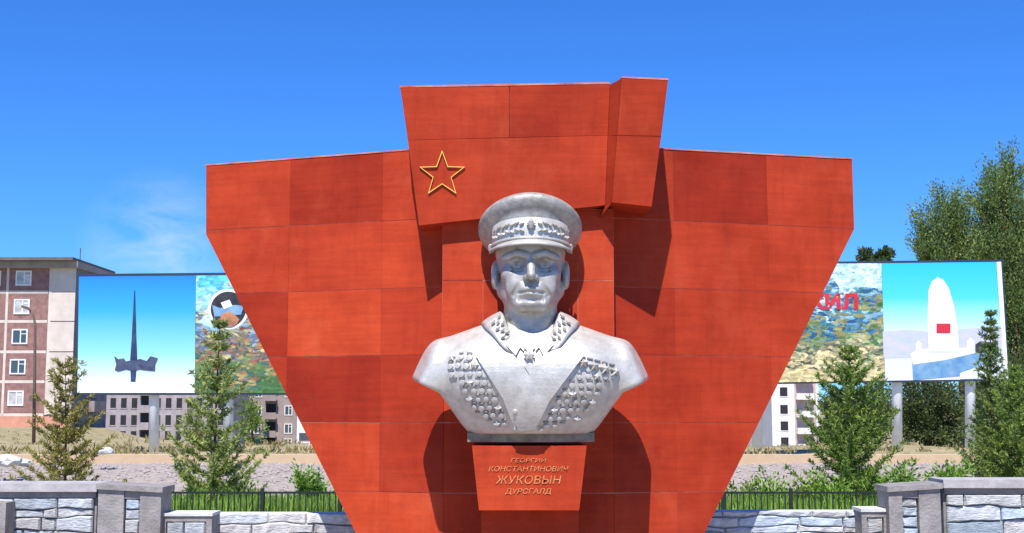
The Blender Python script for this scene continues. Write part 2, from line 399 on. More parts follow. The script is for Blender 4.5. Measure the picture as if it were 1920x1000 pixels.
# ------------------------------------------------------------------ bust (implicit surfaces -> surface nets)
def surface_nets(fn, lo, hi, h):
    ax = [np.arange(lo[i], hi[i]+h, h, dtype=np.float32) for i in range(3)]
    Xg, Yg, Zg = np.meshgrid(*ax, indexing='ij', sparse=True)
    D = fn(Xg, Yg, Zg).astype(np.float32)
    ins = D < 0
    nx, ny, nz_ = D.shape
    cnt = np.zeros((nx-1, ny-1, nz_-1), np.int8)
    for a in (0,1):
        for b_ in (0,1):
            for c in (0,1): cnt += ins[a:nx-1+a, b_:ny-1+b_, c:nz_-1+c]
    cells = np.argwhere((cnt > 0) & (cnt < 8))
    idx = -np.ones(cnt.shape, np.int64); idx[tuple(cells.T)] = np.arange(len(cells))
    acc = np.zeros((len(cells), 3)); num = np.zeros(len(cells))
    corners = [(a,b_,c) for a in (0,1) for b_ in (0,1) for c in (0,1)]
    for p in corners:
        for d in range(3):
            if p[d] == 0:
                q = list(p); q[d] = 1
                A = D[tuple((cells+p).T)]; B = D[tuple((cells+q).T)]
                m_ = (A < 0) != (B < 0); t = np.where(m_, A/(A-B+1e-12), 0)
                off = np.tile(np.array(p, float), (len(cells), 1)); off[:, d] += t
                acc[m_] += off[m_]; num[m_] += 1
    V = np.array(lo)+(cells+acc/num[:, None])*h
    faces = []
    for d in range(3):
        e1, e2 = (d+1) % 3, (d+2) % 3
        sl0 = [slice(None)]*3; sl1 = [slice(None)]*3; sl0[d] = slice(0, -1); sl1[d] = slice(1, None)
        a, b_ = ins[tuple(sl0)], ins[tuple(sl1)]
        ed = np.argwhere(a != b_)
        ok = (ed[:, e1] > 0) & (ed[:, e2] > 0) & (ed[:, e1] < D.shape[e1]-1) & (ed[:, e2] < D.shape[e2]-1)
        ed = ed[ok]; fl = a[tuple(ed.T)]
        def gi(o1, o2):
            q = ed.copy(); q[:, e1] -= o1; q[:, e2] -= o2; return idx[tuple(q.T)]
        Q = np.stack([gi(1,1), gi(0,1), gi(0,0), gi(1,0)], 1)
        Q[~fl] = Q[~fl][:, ::-1]; faces.append(Q)
    return V, np.concatenate(faces)
def smin(a, b, k):
    h = np.clip(.5+.5*(b-a)/k, 0, 1); return b+(a-b)*h-k*h*(1-h)
def smax(a, b, k): return -smin(-a, -b, k)
def ell(x, y, z, c, r):
    px_, py_, pz_ = (x-c[0])/r[0], (y-c[1])/r[1], (z-c[2])/r[2]
    k0 = np.sqrt(px_**2+py_**2+pz_**2); k1 = np.sqrt((px_/r[0])**2+(py_/r[1])**2+(pz_/r[2])**2)
    return k0*(k0-1)/np.maximum(k1, 1e-6)
def cap(x, y, z, a, b, ra, rb=None):
    rb = ra if rb is None else rb; a = np.array(a, float); b = np.array(b, float); d = b-a
    t = np.clip(((x-a[0])*d[0]+(y-a[1])*d[1]+(z-a[2])*d[2])/d.dot(d), 0, 1)
    return np.sqrt((x-a[0]-d[0]*t)**2+(y-a[1]-d[1]*t)**2+(z-a[2]-d[2]*t)**2)-(ra+(rb-ra)*t)
# local frame: x right, y = forward (towards the viewer), z up from the bottom of the bust
def torso(x, y, z):
    X_ = np.abs(x)
    d = ell(x, y, z, (0, .0, .52), (.86, .42, .58))
    d = smin(d, cap(X_, y, z, (0, -.09, .975), (.82, -.03, .66), .245, .275), .10)
    d = smin(d, cap(X_, y, z, (.80, -.02, .64), (1.16, .03, .25), .28, .27), .08)
    d = smin(d, ell(X_, y, z, (.40, .19, .62), (.36, .24, .30)), .14)         # chest
    d = smin(d, ell(x, y, z, (0, .06, .68), (.5, .30, .235)), .08)
    # sculptural cuts: hem slope, under-arm slope, planed arm facets
    n1 = np.array((.33, -.24)); n1 = n1/np.linalg.norm(n1)
    l1 = (X_-.585)*n1[0]*1.0 + (z-.10)*(-abs(n1[1]))*1.0
    l1 = (X_-.57)*.82 - (z-.08)*.57
    l2 = (X_-.78)*.42 - (z-.43)*.91
    cut = np.minimum(l1, l2)
    d = smax(d, cut, .045)
    fac = ((X_-1.055)*.88 + (y-.0)*.25 + (z-.62)*.40)
    d = smax(d, fac, .05)
    d = smax(d, .085-z, .012)
    d = smax(d, -.33-y, .02)
    return d
HZ = -.03
def headf(x, y, z):
    X_ = np.abs(x); z = z-HZ; y0_ = y; y = y-.05*np.clip((z-1.0)/.3, 0, 1)
    x = x/1.05; X_ = X_/1.05
    d = ell(x, y, z, (0, -.04, 1.80), (.310, .365, .36))
    d = smin(d, ell(x, y, z, (0, .05, 1.53), (.262, .245, .315)), .05)
    d = smin(d, cap(X_, y, z, (.205, -.04, 1.42), (.075, .235, 1.275), .092, .074), .06)     # jaw
    d = smin(d, ell(x, y, z, (0, .285, 1.275), (.090, .075, .068)), .035)                    # chin
    d = smin(d, ell(X_, y, z, (.172, .165, 1.555), (.080, .09, .070)), .06)                 # cheekbone
    d = smin(d, ell(X_, y, z, (.130, .225, 1.43), (.085, .06, .10)), .05)                  # cheek
    d = smin(d, cap(X_, y, z, (.035, .312, 1.712), (.120, .312, 1.728), .034, .036), .015)   # brow
    d = smin(d, cap(X_, y, z, (.120, .312, 1.728), (.225, .215, 1.700), .036, .030), .015)
    d = smax(d, -ell(X_, y, z, (.122, .335, 1.640), (.088, .145, .058)), .012)               # socket
    d = smin(d, ell(X_, y, z, (.122, .180, 1.640), (.064, .060, .044)), .003)              # eyeball
    d = smin(d, cap(X_, y, z, (.062, .215, 1.655), (.122, .248, 1.680), .014), .006)        # upper lid
    d = smin(d, cap(X_, y, z, (.122, .248, 1.680), (.192, .200, 1.650), .014, .012), .006)
    d = smax(d, -ell(X_, y, z, (.118, .240, 1.640), (.019, .022, .019)), .002)
    d = smax(d, -cap(X_, y, z, (.075, .275, 1.588), (.165, .240, 1.572), .014), .016)   # eye bags
    d = smin(d, cap(X_, y, z, (.066, .220, 1.612), (.175, .208, 1.608), .012), .008)        # lower lid
    d = smin(d, cap(x, y, z, (0, .285, 1.71), (0, .372, 1.545), .038, .034), .014)            # nose
    d = smin(d, ell(x, y, z, (0, .362, 1.522), (.036, .062, .040)), .020)
    d = smin(d, ell(X_, y, z, (.046, .325, 1.512), (.026, .046, .030)), .014)
    d = smax(d, -ell(X_, y, z, (.026, .36, 1.478), (.016, .036, .018)), .006)               # nostrils
    d = smin(d, ell(x, y, z, (0, .235, 1.405), (.130, .095, .085)), .03)                     # muzzle
    d = smax(d, -cap(X_, y, z, (.078, .345, 1.525), (.155, .275, 1.35), .026), .012)      # nasolabial fold
    d = smax(d, -cap(x, y, z, (0, .368, 1.462), (0, .355, 1.425), .012), .010)               # philtrum
    d = smin(d, cap(X_, y, z, (0, .330, 1.412), (.105, .268, 1.386), .022, .010), .006)      # upper lip
    d = smin(d, cap(X_, y, z, (0, .326, 1.360), (.085, .272, 1.372), .025, .012), .006)      # lower lip
    d = smax(d, -cap(X_, y, z, (0, .356, 1.387), (.120, .282, 1.372), .016), .004)         # mouth line
    d = smax(d, -cap(X_, y, z, (0, .345, 1.320), (.09, .295, 1.312), .028), .015)            # under the lip
    # ears
    e = ell(X_, y*.97+(z-1.57)*.18, z, (.312, -.045, 1.57), (.040, .085, .135))
    e = smax(e, -ell(X_, y, z, (.345, -.025, 1.58), (.026, .046, .082)), .015)
    d = smin(d, e, .025)
    # neck with sterno muscles
    d = smin(d, cap(x, y, z, (0, -.06, .95), (0, -.03, 1.38), .255, .225), .05)
    d = smin(d, cap(X_, y, z, (.05, .17, 1.02), (.17, .02, 1.40), .05), .06)
    return d
BX, BY, BZ = X(995, 11.80), 11.80, P(995, 832, 11.58).z
BUST = empty('bust', (BX, BY, BZ), 'large silver bust of an officer in a peaked cap and medal-covered uniform', 'statue')
def to_world(V): return np.stack([BX+V[:, 0], BY-V[:, 1], BZ+V[:, 2]], 1)
def nets_obj(name, fn, lo, hi, h, m, parent):
    V, Q = surface_nets(fn, lo, hi, h); W = to_world(V); Q = Q[:, ::-1]     # mirrored y flips winding
    me = bpy.data.meshes.new(name); me.vertices.add(len(W)); me.vertices.foreach_set('co', W.astype(np.float32).ravel())
    me.loops.add(Q.size); me.loops.foreach_set('vertex_index', Q.astype(np.int32).ravel())
    me.polygons.add(len(Q)); me.polygons.foreach_set('loop_start', np.arange(0, Q.size, 4, dtype=np.int32))
    me.update(calc_edges=True); me.polygons.foreach_set('use_smooth', [True]*len(Q))
    return link(name, me, m, parent, 'world')
nets_obj('torso', torso, (-1.3, -.45, .0), (1.3, .62, 1.3), .0115, SILVER, BUST)
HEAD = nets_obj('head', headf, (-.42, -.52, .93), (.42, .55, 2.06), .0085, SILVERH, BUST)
def tw(p): return Vector((BX+p[0], BY-p[1], BZ+p[2]))
def tor1(p): return float(torso(np.array(p[0]), np.array(p[1]), np.array(p[2])))
def grad(p, e=.004):
    g = Vector([tor1(Vector(p)+Vector([e if i == k else 0 for i in range(3)]))-tor1(Vector(p)-Vector([e if i == k else 0 for i in range(3)])) for k in range(3)])
    return g.normalized()
def front(x, z, off=0):                 # point of the chest surface at (x, z), local
    y0, y1 = -.3, .9
    if tor1((x, y0, z)) > 0: return Vector((x, .0, z))
    for _ in range(22):
        ym = (y0+y1)/2
        if tor1((x, ym, z)) < 0: y0 = ym
        else: y1 = ym
    p = Vector((x, y0, z)); return p+grad(p)*off if off else p
def pushout(p, off):
    p = Vector(p)
    for _ in range(8): p = p-grad(p)*(tor1(p)-off)
    return p
def drape(name, poly, off, m, parent, res=.04, smooth=True):     # cloth piece lying on the chest, with real thickness
    pts = []
    n = len(poly)
    for i in range(n):
        a, b = poly[i], poly[(i+1) % n]; k = max(1, int(math.dist(a, b)/res))
        pts += [(a[0]+(b[0]-a[0])*j/k, a[1]+(b[1]-a[1])*j/k) for j in range(k)]
    nb = len(pts)
    def inside(p):
        c = False
        for i in range(n):
            a, b = poly[i], poly[(i+1) % n]
            if (a[1] > p[1]) != (b[1] > p[1]) and p[0] < (b[0]-a[0])*(p[1]-a[1])/(b[1]-a[1])+a[0]: c = not c
        return c
    xs_ = [p[0] for p in poly]; zs_ = [p[1] for p in poly]
    for gx in np.arange(min(xs_), max(xs_), res):
        for gz in np.arange(min(zs_), max(zs_), res):
            if inside((gx, gz)) and min(math.dist((gx, gz), q) for q in pts[:nb]) > res*.55: pts.append((gx, gz))
    r = delaunay_2d_cdt([Vector(p) for p in pts], [], [list(range(nb))], 1, 1e-6)
    vv, ff = r[0], r[2]
    top = [tw(front(p.x, p.y, off)) for p in vv]; bot = [tw(front(p.x, p.y, -.02)) for p in vv]
    mb = MB(); k = len(vv); cnt = {}
    for f_ in ff:
        for i in range(len(f_)):
            e_ = (f_[i], f_[(i+1) % len(f_)]); cnt[e_] = 1
    side = [(a, b) for a, b in cnt if (b, a) not in cnt]
    mb.add(top+bot, [tuple(f_) for f_ in ff]+[(b, a, k+a, k+b) for a, b in side])
    o = mb.build(name, m, parent)
    bm = bmesh.new(); bm.from_mesh(o.data); bmesh.ops.recalc_face_normals(bm, faces=bm.faces); bm.to_mesh(o.data); bm.free()
    for p in o.data.polygons[:len(ff)]: p.use_smooth = False
    return o
def loc(u, v, Y=11.40):                 # photo direction -> bust-local (x, z) near the chest front
    p = P(u, v, Y); return (p.x-BX, p.z-BZ)
def LP(*uv): return [loc(*q) for q in uv]
# lapels, shirt, tie, centre front
drape('lapel', LP((912,652),(893,669),(944,748),(964,798),(984,800),(1000,750),(992,702),(962,668)), .030, SILVER, BUST)
drape('lapel', LP((1078,650),(1022,668),(994,700),(980,735),(966,790),(974,804),(1004,800),(1030,750),(1092,672)), .050, SILVER, BUST)
drape('shirt', LP((958,645),(1028,645),(1008,690),(992,704),(976,690)), .012, SILVER, BUST)
drape('tie', LP((984,641),(1002,641),(1004,654),(998,661),(1002,690),(992,704),(984,690),(988,661),(982,654)), .040, SILVER, BUST, res=.03)
drape('front_edge', LP((986,800),(994,800),(1002,830),(994,830)), .018, SILVER, BUST, res=.03)
for s in (-1, 1):
    cx = 993
    o = drape('shirt_collar', [loc(cx+s*q[0], q[1]) for q in ((34,626),(8,646),(11,662),(18,655),(27,670),(46,650))], .042, SILVER, BUST, res=.03)
# turned-down uniform collar: a band round the neck
def collar(s):
    n = 26; top = []; bot = []
    for i in range(n+1):
        t = i/n; ph = R(20+160*t)
        zt_ = .94+.26*sm(0, .34, t)-.02*sm(.5, 1, t); rt_ = .292+.030*(1-sm(0, .3, t))
        top.append(Vector((s*rt_*math.sin(ph), -.04+rt_*math.cos(ph)*1.02+.02, zt_)))
        rb_ = .40+.02*math.sin(math.pi*min(1, t*1.2))
        q = Vector((s*(rb_*math.sin(ph)+.055*(1-sm(0, .3, t))), -.04+rb_*math.cos(ph), .78+.20*sm(0, .4, t)))
        bot.append(pushout(q, .022))
    mb = MB(); th = .035
    rowsn = 5; grid = []
    for j in range(rowsn+1):
        k = j/rowsn
        grid.append([top[i].lerp(bot[i], k)+Vector((0,0,.010*math.sin(math.pi*k))) for i in range(n+1)])
    vs = [tw(p) for r in grid for p in r]
    ins = [tw(Vector((p.x*.90, (p.y+.04)*.90-.04, p.z-.02))) for r in grid for p in r]
    fs = []; W_ = n+1; N = len(vs)
    for j in range(rowsn):
        for i in range(n):
            q = j*W_+i; fs.append((q, q+1, q+W_+1, q+W_)); fs.append((N+q, N+q+W_, N+q+W_+1, N+q+1))
    for i in range(n): fs.append((i, N+i, N+i+1, i+1)); q = rowsn*W_+i; fs.append((q, q+1, N+q+1, N+q))
    for j in range(rowsn): q = j*W_; fs.append((q, q+W_, N+q+W_, N+q))
    mb.add(vs+ins, fs); o = mb.build('collar', SILVER, BUST, True)
    bm = bmesh.new(); bm.from_mesh(o.data); bmesh.ops.recalc_face_normals(bm, faces=bm.faces); bm.to_mesh(o.data); bm.free()
    # laurel embroidery on the collar points
    for (i, j) in ((1,1),(2,2),(3,1),(3,3),(4,2),(5,3),(5,1),(6,2),(7,3),(7,1)):
        p = grid[j][i]; nrm = grad(p)
        badge('leaf', p+Vector((0,.02,.0)), Vector((s*.25,1,.15)).normalized(), leaf_me, random.uniform(-.3, .3)+s*.6, .030, o)
    return o
# small relief meshes, shared
def relief(name, outline, th, dome=0):
    n = len(outline); vs = [(x, y, 0) for x, y in outline]+[(x*.86, y*.86, th) for x, y in outline]+[(0, 0, th+dome)]
    fs = [(i, (i+1) % n, n+(i+1) % n, n+i) for i in range(n)]+[(n+i, n+(i+1) % n, 2*n) for i in range(n)]
    me = mesh(name, vs, fs); me.materials.append(SILVERG if name in ('ribbon', 'bar') else SILVER); return me
def star_outline(k, r0, r1): return [((r0 if i % 2 == 0 else r1)*math.sin(i*math.pi/k), (r0 if i % 2 == 0 else r1)*math.cos(i*math.pi/k)) for i in range(2*k)]
star5 = relief('hero_star', star_outline(5, 1, .42), .7, .45)
star8 = relief('order_star', star_outline(5, 1, .58), .6, .35)
disc = relief('medal_disc', [(math.sin(i*math.pi/6), math.cos(i*math.pi/6)) for i in range(12)], .62, .14)
ribbon_me = relief('ribbon', [(-.72, -.34), (.72, -.34), (.80, .0), (.72, .34), (-.72, .34), (-.80, 0)], .42, .05)
leaf_me = relief('leaf', [(0, -1), (.38, -.5), (.30, 0), (.42, .35), (0, 1), (-.42, .35), (-.30, 0), (-.38, -.5)], .7, .35)
bar_me = relief('bar', [(-1, -.28), (1, -.28), (1.06, .0), (1, .28), (-1, .28), (-1.06, 0)], .6, .05)
def badge(name, p, nrm, me, roll, size, parent):
    nw = Vector((nrm.x, -nrm.y, nrm.z)); up = Vector((0, 0, 1)); xa = up.cross(nw).normalized(); ya = nw.cross(xa)
    M = Matrix((( xa.x, ya.x, nw.x), (xa.y, ya.y, nw.y), (xa.z, ya.z, nw.z))).to_4x4() @ Matrix.Rotation(roll, 4, 'Z') @ Matrix.Scale(size, 4)
    o = bpy.data.objects.new(name, me); C.objects.link(o); o.parent = parent
    o.matrix_basis = Matrix.Translation(tw(p)-Vector((BX, BY, BZ))) @ M     # every bust part keeps world-coordinates relative to the bust base
    if parent is not BUST: o.matrix_parent_inverse = parent_inv(parent)
    return o
def parent_inv(p):
    # parts were linked in world space (matrix_parent_inverse undoes the base); their own frame is the world
    return Matrix.Translation(Vector((BX, BY, BZ)))
for s in (-1, 1): collar(s)
def pin(u, v, me, size, roll=0, name='medal', off=.0):
    x_, z_ = loc(u, v); p = front(x_, z_, off); return badge(name, p, grad(p), me, roll, size, BUST)
def medal(u, v, kind='disc', size=.042):
    o = pin(u, v, {'disc': disc, 'star': star8}[kind], size, random.uniform(-.1, .1))
    if kind == 'disc': pin(u, v-8.5, ribbon_me, size*1.05, 0, 'ribbon')
# four hero stars under a ribbon line, left breast
for k in range(4): pin(1092+k*20, 683+k*4.5, star5, .052, random.uniform(-.1, .1), 'hero_star')
for k in range(7): pin(1064+k*14, 663+k*3.5, bar_me, .028, -.2, 'ribbon_bar')
def lerp_tab(v, tab):
    for (v0, x0), (v1, x1) in zip(tab, tab[1:]):
        if v <= v1: return x0+(x1-x0)*(v-v0)/(v1-v0)
    return tab[-1][1]
for side in (-1, 1):
    for r_, v in enumerate(np.arange(668 if side < 0 else 704, 806, 15.6)):
        if side < 0: ua, ub = lerp_tab(v, ((660,840),(690,836),(740,854),(800,884))), lerp_tab(v, ((660,886),(669,890),(748,936),(800,956)))
        else: ua, ub = lerp_tab(v, ((672,1104),(750,1040),(800,1016))), lerp_tab(v, ((690,1156),(720,1164),(750,1150),(800,1108)))
        k = max(1, int((ub-ua)/14.2)); st_ = (ub-ua)/k
        for q in range(k):
            big = (q*3+r_*5+(side > 0)) % 7 == 0
            medal(ua+st_*(q+.5)+random.uniform(-1, 1), v+random.uniform(-1, 1)+3, 'star' if big else 'disc', .038 if big else random.uniform(.024, .033))
for u, v in ((992,672),):
    pin(u, v, star8, .055, 0, 'neck_star', .036)
for u, v in ((966,770),(1010,772),(968,802),(1014,804)): pin(u, v, disc, .022, 0, 'button', .03)
# base slab under the bust, bowed forward
n = 18; fr = [Vector((-.575+1.15*i/n, .12+.10*math.cos(math.pi*(i/n-.5)), 0)) for i in range(n+1)]
outl = fr+[Vector((.575, -.30, 0)), Vector((-.575, -.30, 0))]
MB().prism([tw(p+Vector((0,0,.095))) for p in outl], [tw(p+Vector((0,0,.012))) for p in outl]).build('base_slab', SLAB, BUST)

# peaked cap
CT = R(9); CT2 = R(30)
def ctilt(p):                           # cap frame -> bust frame (front edge raised)
    c, s = math.cos(CT), math.sin(CT); y, z = p[1], p[2]
    return Vector((p[0], y*c-z*s*1.0-.02, y*s+z*c+1.865))
def crown(x, y, z):
    c, s = math.cos(CT2), math.sin(CT2); yy, zz = y+.085, z-1.865
    Y_, Z_ = yy*c+zz*s, -yy*s+zz*c
    d = ell(x, Y_, Z_, (0, .0, .135), (.49, .52, .16))
    d = smin(d, ell(x, Y_, Z_, (0, .0, .18), (.42, .44, .185)), .06)
    d = smin(d, ell(x, Y_, Z_, (0, .0, .02), (.37, .39, .17)), .06)
    d = smax(d, -.09-Z_, .01)
    return d
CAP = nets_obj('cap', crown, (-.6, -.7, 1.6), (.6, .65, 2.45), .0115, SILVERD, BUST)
mb = MB(); n = 48; prof = [(.352, -.10), (.358, .0), (.362, .10), (.350, .112)]
vs = []; fs = []
for (r_, z_) in prof:
    for k in range(n):
        a = 2*math.pi*k/n; vs.append(tw(ctilt((r_*math.sin(a), r_*1.10*math.cos(a), z_))))
for j in range(len(prof)-1):
    for k in range(n): fs.append((j*n+k, j*n+(k+1) % n, (j+1)*n+(k+1) % n, (j+1)*n+k))
mb.add(vs, fs); mb.build('cap_band', SILVER, CAP, True)
# visor
mb = MB(); n = 28; grid = []
for j in range(7):
    k = j/6; row = []
    for i in range(n+1):
        a = R(-78+156*i/n); c = max(0, math.cos(a))
        r_ = .345+.12*k*c**.75
        row.append(ctilt((r_*math.sin(a)*(1+.02*k), r_*1.10*math.cos(a), -.080-.085*k*c**.8-.035*(1-c))))
    grid.append(row)
W_ = n+1; vs = [tw(p) for r in grid for p in r]; vs2 = [tw(p+Vector((0, -.004, -.022))) for r in grid for p in r]; N = len(vs); fs = []
for j in range(6):
    for i in range(n): q = j*W_+i; fs += [(q, q+1, q+W_+1, q+W_), (N+q, N+q+W_, N+q+W_+1, N+q+1)]
for i in range(n): q = 6*W_+i; fs.append((q, q+1, N+q+1, N+q))
mb.add(vs+vs2, fs); vz = mb.build('visor', SILVER, CAP, True)
bm = bmesh.new(); bm.from_mesh(vz.data); bmesh.ops.recalc_face_normals(bm, faces=bm.faces); bm.to_mesh(vz.data); bm.free()
# chin cord, side buttons, oak-leaf wreath and badge on the band
mb = MB(); mb.tube([tw(ctilt((.372*math.sin(a), .372*1.10*math.cos(a), -.078-.012*math.cos(a)))) for a in np.linspace(R(-82), R(82), 30)], .014, 6); mb.build('chin_cord', SILVER, CAP, True)
for s in (-1, 1):
    p = ctilt((s*.362, .06, -.085)); badge('cap_button', p, Vector((s*.9, .35, 0)).normalized(), disc, 0, .036, CAP)
for s in (-1, 1):
    for k in range(8):
        a = s*R(13+k*7.6)
        for dz in (.045, -.018):
            p = ctilt((.362*math.sin(a), .362*1.10*math.cos(a), dz+.012*(k % 2)-.002*k)); badge('oak_leaf', p, Vector((math.sin(a), math.cos(a), .1)).normalized(), leaf_me, s*(1.15 if dz > 0 else 1.95), .027, CAP)
p = ctilt((0, .400, .045)); badge('cap_badge', p, Vector((0, 1, .1)), leaf_me, 0, .062, CAP)
p = ctilt((0, .402, .03)); badge('cap_badge', p, Vector((0, 1, .1)), star5, 0, .045, CAP)

# ------------------------------------------------------------------ stone walls either side
def stonewall(par, x0, x1, y, z0, z1, rh=(.05, .12), rw=(.12, .42), depth=.07, tone=(.78, 1.18)):
    """ledge-stone facing: courses of uneven split slabs, each its own piece with a ragged edge"""
    z = z1; ph = random.uniform(0, 9)
    def wav(x, zz): return .012*math.sin(x*5.3+zz*17+ph)+.008*math.sin(x*13+zz*31+ph*2)
    while z > z0+.02:
        h = min(random.uniform(*rh), z-z0); x = x0; first = z > z1-.001; last = z-h < z0+.021
        while x < x1-.005:
            wd_ = random.uniform(*rw)
            if x+wd_ > x1-.09: wd_ = x1-x
            g = .005; p = random.uniform(0, .03); n_ = max(2, int(wd_/.06))
            sl_ = random.uniform(-.015, .015) if x > x0 and x+wd_ < x1 else 0
            lo = [(x+g+(wd_-2*g)*i/n_, z-h+g+(0 if last else wav(x+wd_*i/n_, z-h)+random.uniform(-.003, .004))) for i in range(n_+1)]
            up = [(x+g+(wd_-2*g)*i/n_, z-g+(0 if first else wav(x+wd_*i/n_, z)+random.uniform(-.004, .003))) for i in range(n_, -1, -1)]
            a = lo+up; cxm, czm = x+wd_/2, z-h/2
            f0 = [Vector((q[0], y-p*.5, q[1])) for q in a]
            f1 = [Vector((cxm+(q[0]-cxm)*(1-.03/wd_*random.uniform(.5, 1.2)), y-p-random.uniform(.006, .024), czm+(q[1]-czm)*max(.4, 1-.026/h*random.uniform(.4, 1.2)))) for q in a]
            bk = [Vector((q[0], y+depth, q[1])) for q in a]; k = len(a)
            t = random.uniform(*tone); hue = random.choice(((1,1,1.02),(.95,1.0,1.06),(1.05,1,.95),(1,1,1),(.88,.98,1.08),(1.06,.98,.93)))
            fs = [(i, i+1, 2*n_-i, 2*n_+1-i) for i in range(n_)]
            fs += [(k+i, k+(i+1) % k, (i+1) % k, i) for i in range(k)]+[(2*k+i, 2*k+(i+1) % k, k+(i+1) % k, k+i) for i in range(k)]
            mbx = MB(); mbx.add(f1+f0+bk, fs)
            mbx.build('stone', STONE, par, color=tuple(t*c for c in hue)); x += wd_
        z -= h
def flank(u_out0, u_out1, s, labels):
    Y0 = 13.3
    xa, xb = sorted((X(u_out0, Y0), X(u_out1, Y0))); zt_ = Z(906, Y0) if s < 0 else Z(899, Y0)
    wl = empty('stone_wall', ((xa+xb)/2, Y0+.15, 0), labels[0], 'wall')
    MB().box(xa, xb, Y0+.002, Y0+.35, 0, zt_-.085).build('core', BED, wl)
    MB().box(xa-.02, xb+.02, Y0-.09, Y0+.40, zt_-.083, zt_).build('cap_slab', CAPST, wl)
    MB().box(xa+.002, xb-.002, Y0-.045, Y0+.02, zt_-.145, zt_-.086).build('cap_course', CONC, wl)
    stonewall(wl, xa+.02, xb-.02, Y0-.02, 0, zt_-.148, (.05, .17), (.14, .62), tone=(.75, 1.3))
    return wl
# left
flank(-150, 188, -1, ['grey capped wall of ledge stone left of the monument, bottom left corner'])
flank(1762, 2080, 1, ['grey capped wall of ledge stone right of the monument, bottom right corner'])
def pier(us, vt, labels, s):
    """two brown-grey pillars with a recessed strip of pale stone, under one lid"""
    Y0 = 13.02; a, b_, c, d = [X(u, Y0) for u in us]
    z1 = Z(vt, Y0)
    pr = empty('gate_pier', ((a+d)/2, Y0+.2, 0), labels, 'pier')
    MB().box(a, b_, Y0, Y0+.40, 0, z1-.055).build('pillar', CONC, pr)
    MB().box(c, d, Y0, Y0+.40, 0, z1-.055).build('pillar', CONC, pr)
    MB().box(b_+.002, c-.002, Y0+.072, Y0+.38, 0, z1-.056).build('core', BED, pr)
    MB().box(b_+.003, c-.003, Y0+.015, Y0+.09, z1-.15, z1-.057).build('lintel', CONC, pr)
    stonewall(pr, b_+.006, c-.006, Y0+.05, 0, z1-.152, (.07, .14), (.10, .2), .04)
    l0, l1 = (a-.02, d+.02)
    dz = .035
    za, zb = (z1, z1-dz) if s < 0 else (z1-dz, z1)
    MB().add([(l0,Y0-.03,za-.053),(l1,Y0-.03,zb-.053),(l1,Y0+.44,zb-.053),(l0,Y0+.44,za-.053),(l0,Y0-.03,za),(l1,Y0-.03,zb),(l1,Y0+.44,zb),(l0,Y0+.44,za)],
             [(0,3,2,1),(4,5,6,7),(0,1,5,4),(1,2,6,5),(2,3,7,6),(3,0,4,7)]).build('lid', CONC, pr)
pier((190, 238, 268, 307), 907, 'brown-grey pier with a pale stone strip, beside the left stone wall', -1)
pier((1661, 1686, 1717, 1757), 906, 'brown-grey pier with a pale stone strip, beside the right stone wall', 1)
def lowpanel(u0, u1, vt, label, Y0=13.15):
    a, b_ = X(u0, Y0), X(u1, Y0); z1 = Z(vt, Y0)
    o = empty('framed_block', ((a+b_)/2, Y0+.1, 0), label, 'wall')
    MB().box(a, b_, Y0+.05, Y0+.30, 0, z1-.031).build('core', BED, o)
    MB().box(a-.01, b_+.01, Y0-.03, Y0+.33, z1-.03, z1).build('cap_slab', PALE, o)
    MB().box(a, b_, Y0-.012, Y0+.049, z1-.085, z1-.032).build('frame', CONC, o)
    MB().box(a, a+.05, Y0-.012, Y0+.049, 0, z1-.086).build('frame', CONC, o)
    MB().box(b_-.055, b_, Y0-.012, Y0+.049, 0, z1-.086).build('frame', CONC, o)
    stonewall(o, a+.053, b_-.058, Y0+.02, 0, z1-.088, (.10, .16), (.16, .3), .028)
lowpanel(309, 403, 962, 'low dark-framed block of pale stone next to the left pier')
lowpanel(1609, 1660, 954, 'low dark-framed block of pale stone next to the right pier')
def low(u0, u1, vt, label):
    Y0 = 13.45; a, b_ = X(u0, Y0), X(u1, Y0); z1 = Z(vt, Y0)
    o = empty('low_wall', ((a+b_)/2, Y0+.1, 0), label, 'wall')
    MB().box(a, b_, Y0+.012, Y0+.28, -.34, z1-.01).build('core', PALE, o)
    stonewall(o, a, b_, Y0-.01, 0, z1, (.05, .11), (.3, .8), .035, (1.0, 1.35))
low(404, 900, 962, 'low pale stone wall under the iron fence, left of the monument')
low(1080, 1608, 958, 'low pale stone wall under the iron fence, right of the monument')
zz = MB(); Yz = 13.0
zz.box(X(-70, Yz), X(19, Yz), Yz, Yz+.3, 0, Z(943, Yz)).build('corner_post', CONC)
tag(bpy.data.objects['corner_post'], 'short dark concrete post at the bottom left edge', 'post')

# ------------------------------------------------------------------ iron fence
def fence(u0, u1, label, YF_=19.0):
    a, b_ = X(u0, YF_), X(u1, YF_); zt_ = Z(922, YF_); zb = -.34
    o = empty('iron_fence', ((a+b_)/2, YF_, zb), label, 'fence')
    MB().box(a, b_, YF_-.012, YF_+.012, zt_-.03, zt_).build('rail', IRON, o)
    MB().box(a, b_, YF_-.012, YF_+.012, zb+.12, zb+.15).build('rail', IRON, o)
    me = MB().box(-.009, .009, -.009, .009, zb+.15, zt_-.03).me('picket'); me.materials.append(IRON)
    nP = int((b_-a)/.085)
    for i in range(nP+1):
        p = link('picket', me, None, o); p.location = (a+(b_-a)*i/nP-o.location.x, 0, -o.location.z)
    me2 = MB().box(-.025, .025, -.025, .025, zb, zt_+.05).me('post'); me2.materials.append(IRON)
    x_ = a
    for u in ([496, 640, 310] if u0 < 900 else [1478, 1655, 1352]):
        p = link('post', me2, None, o); p.location = (X(u, YF_)-o.location.x, -.03, -o.location.z)
fence(300, 665, 'dark iron picket fence left of the monument')
fence(1335, 1668, 'dark iron picket fence right of the monument')

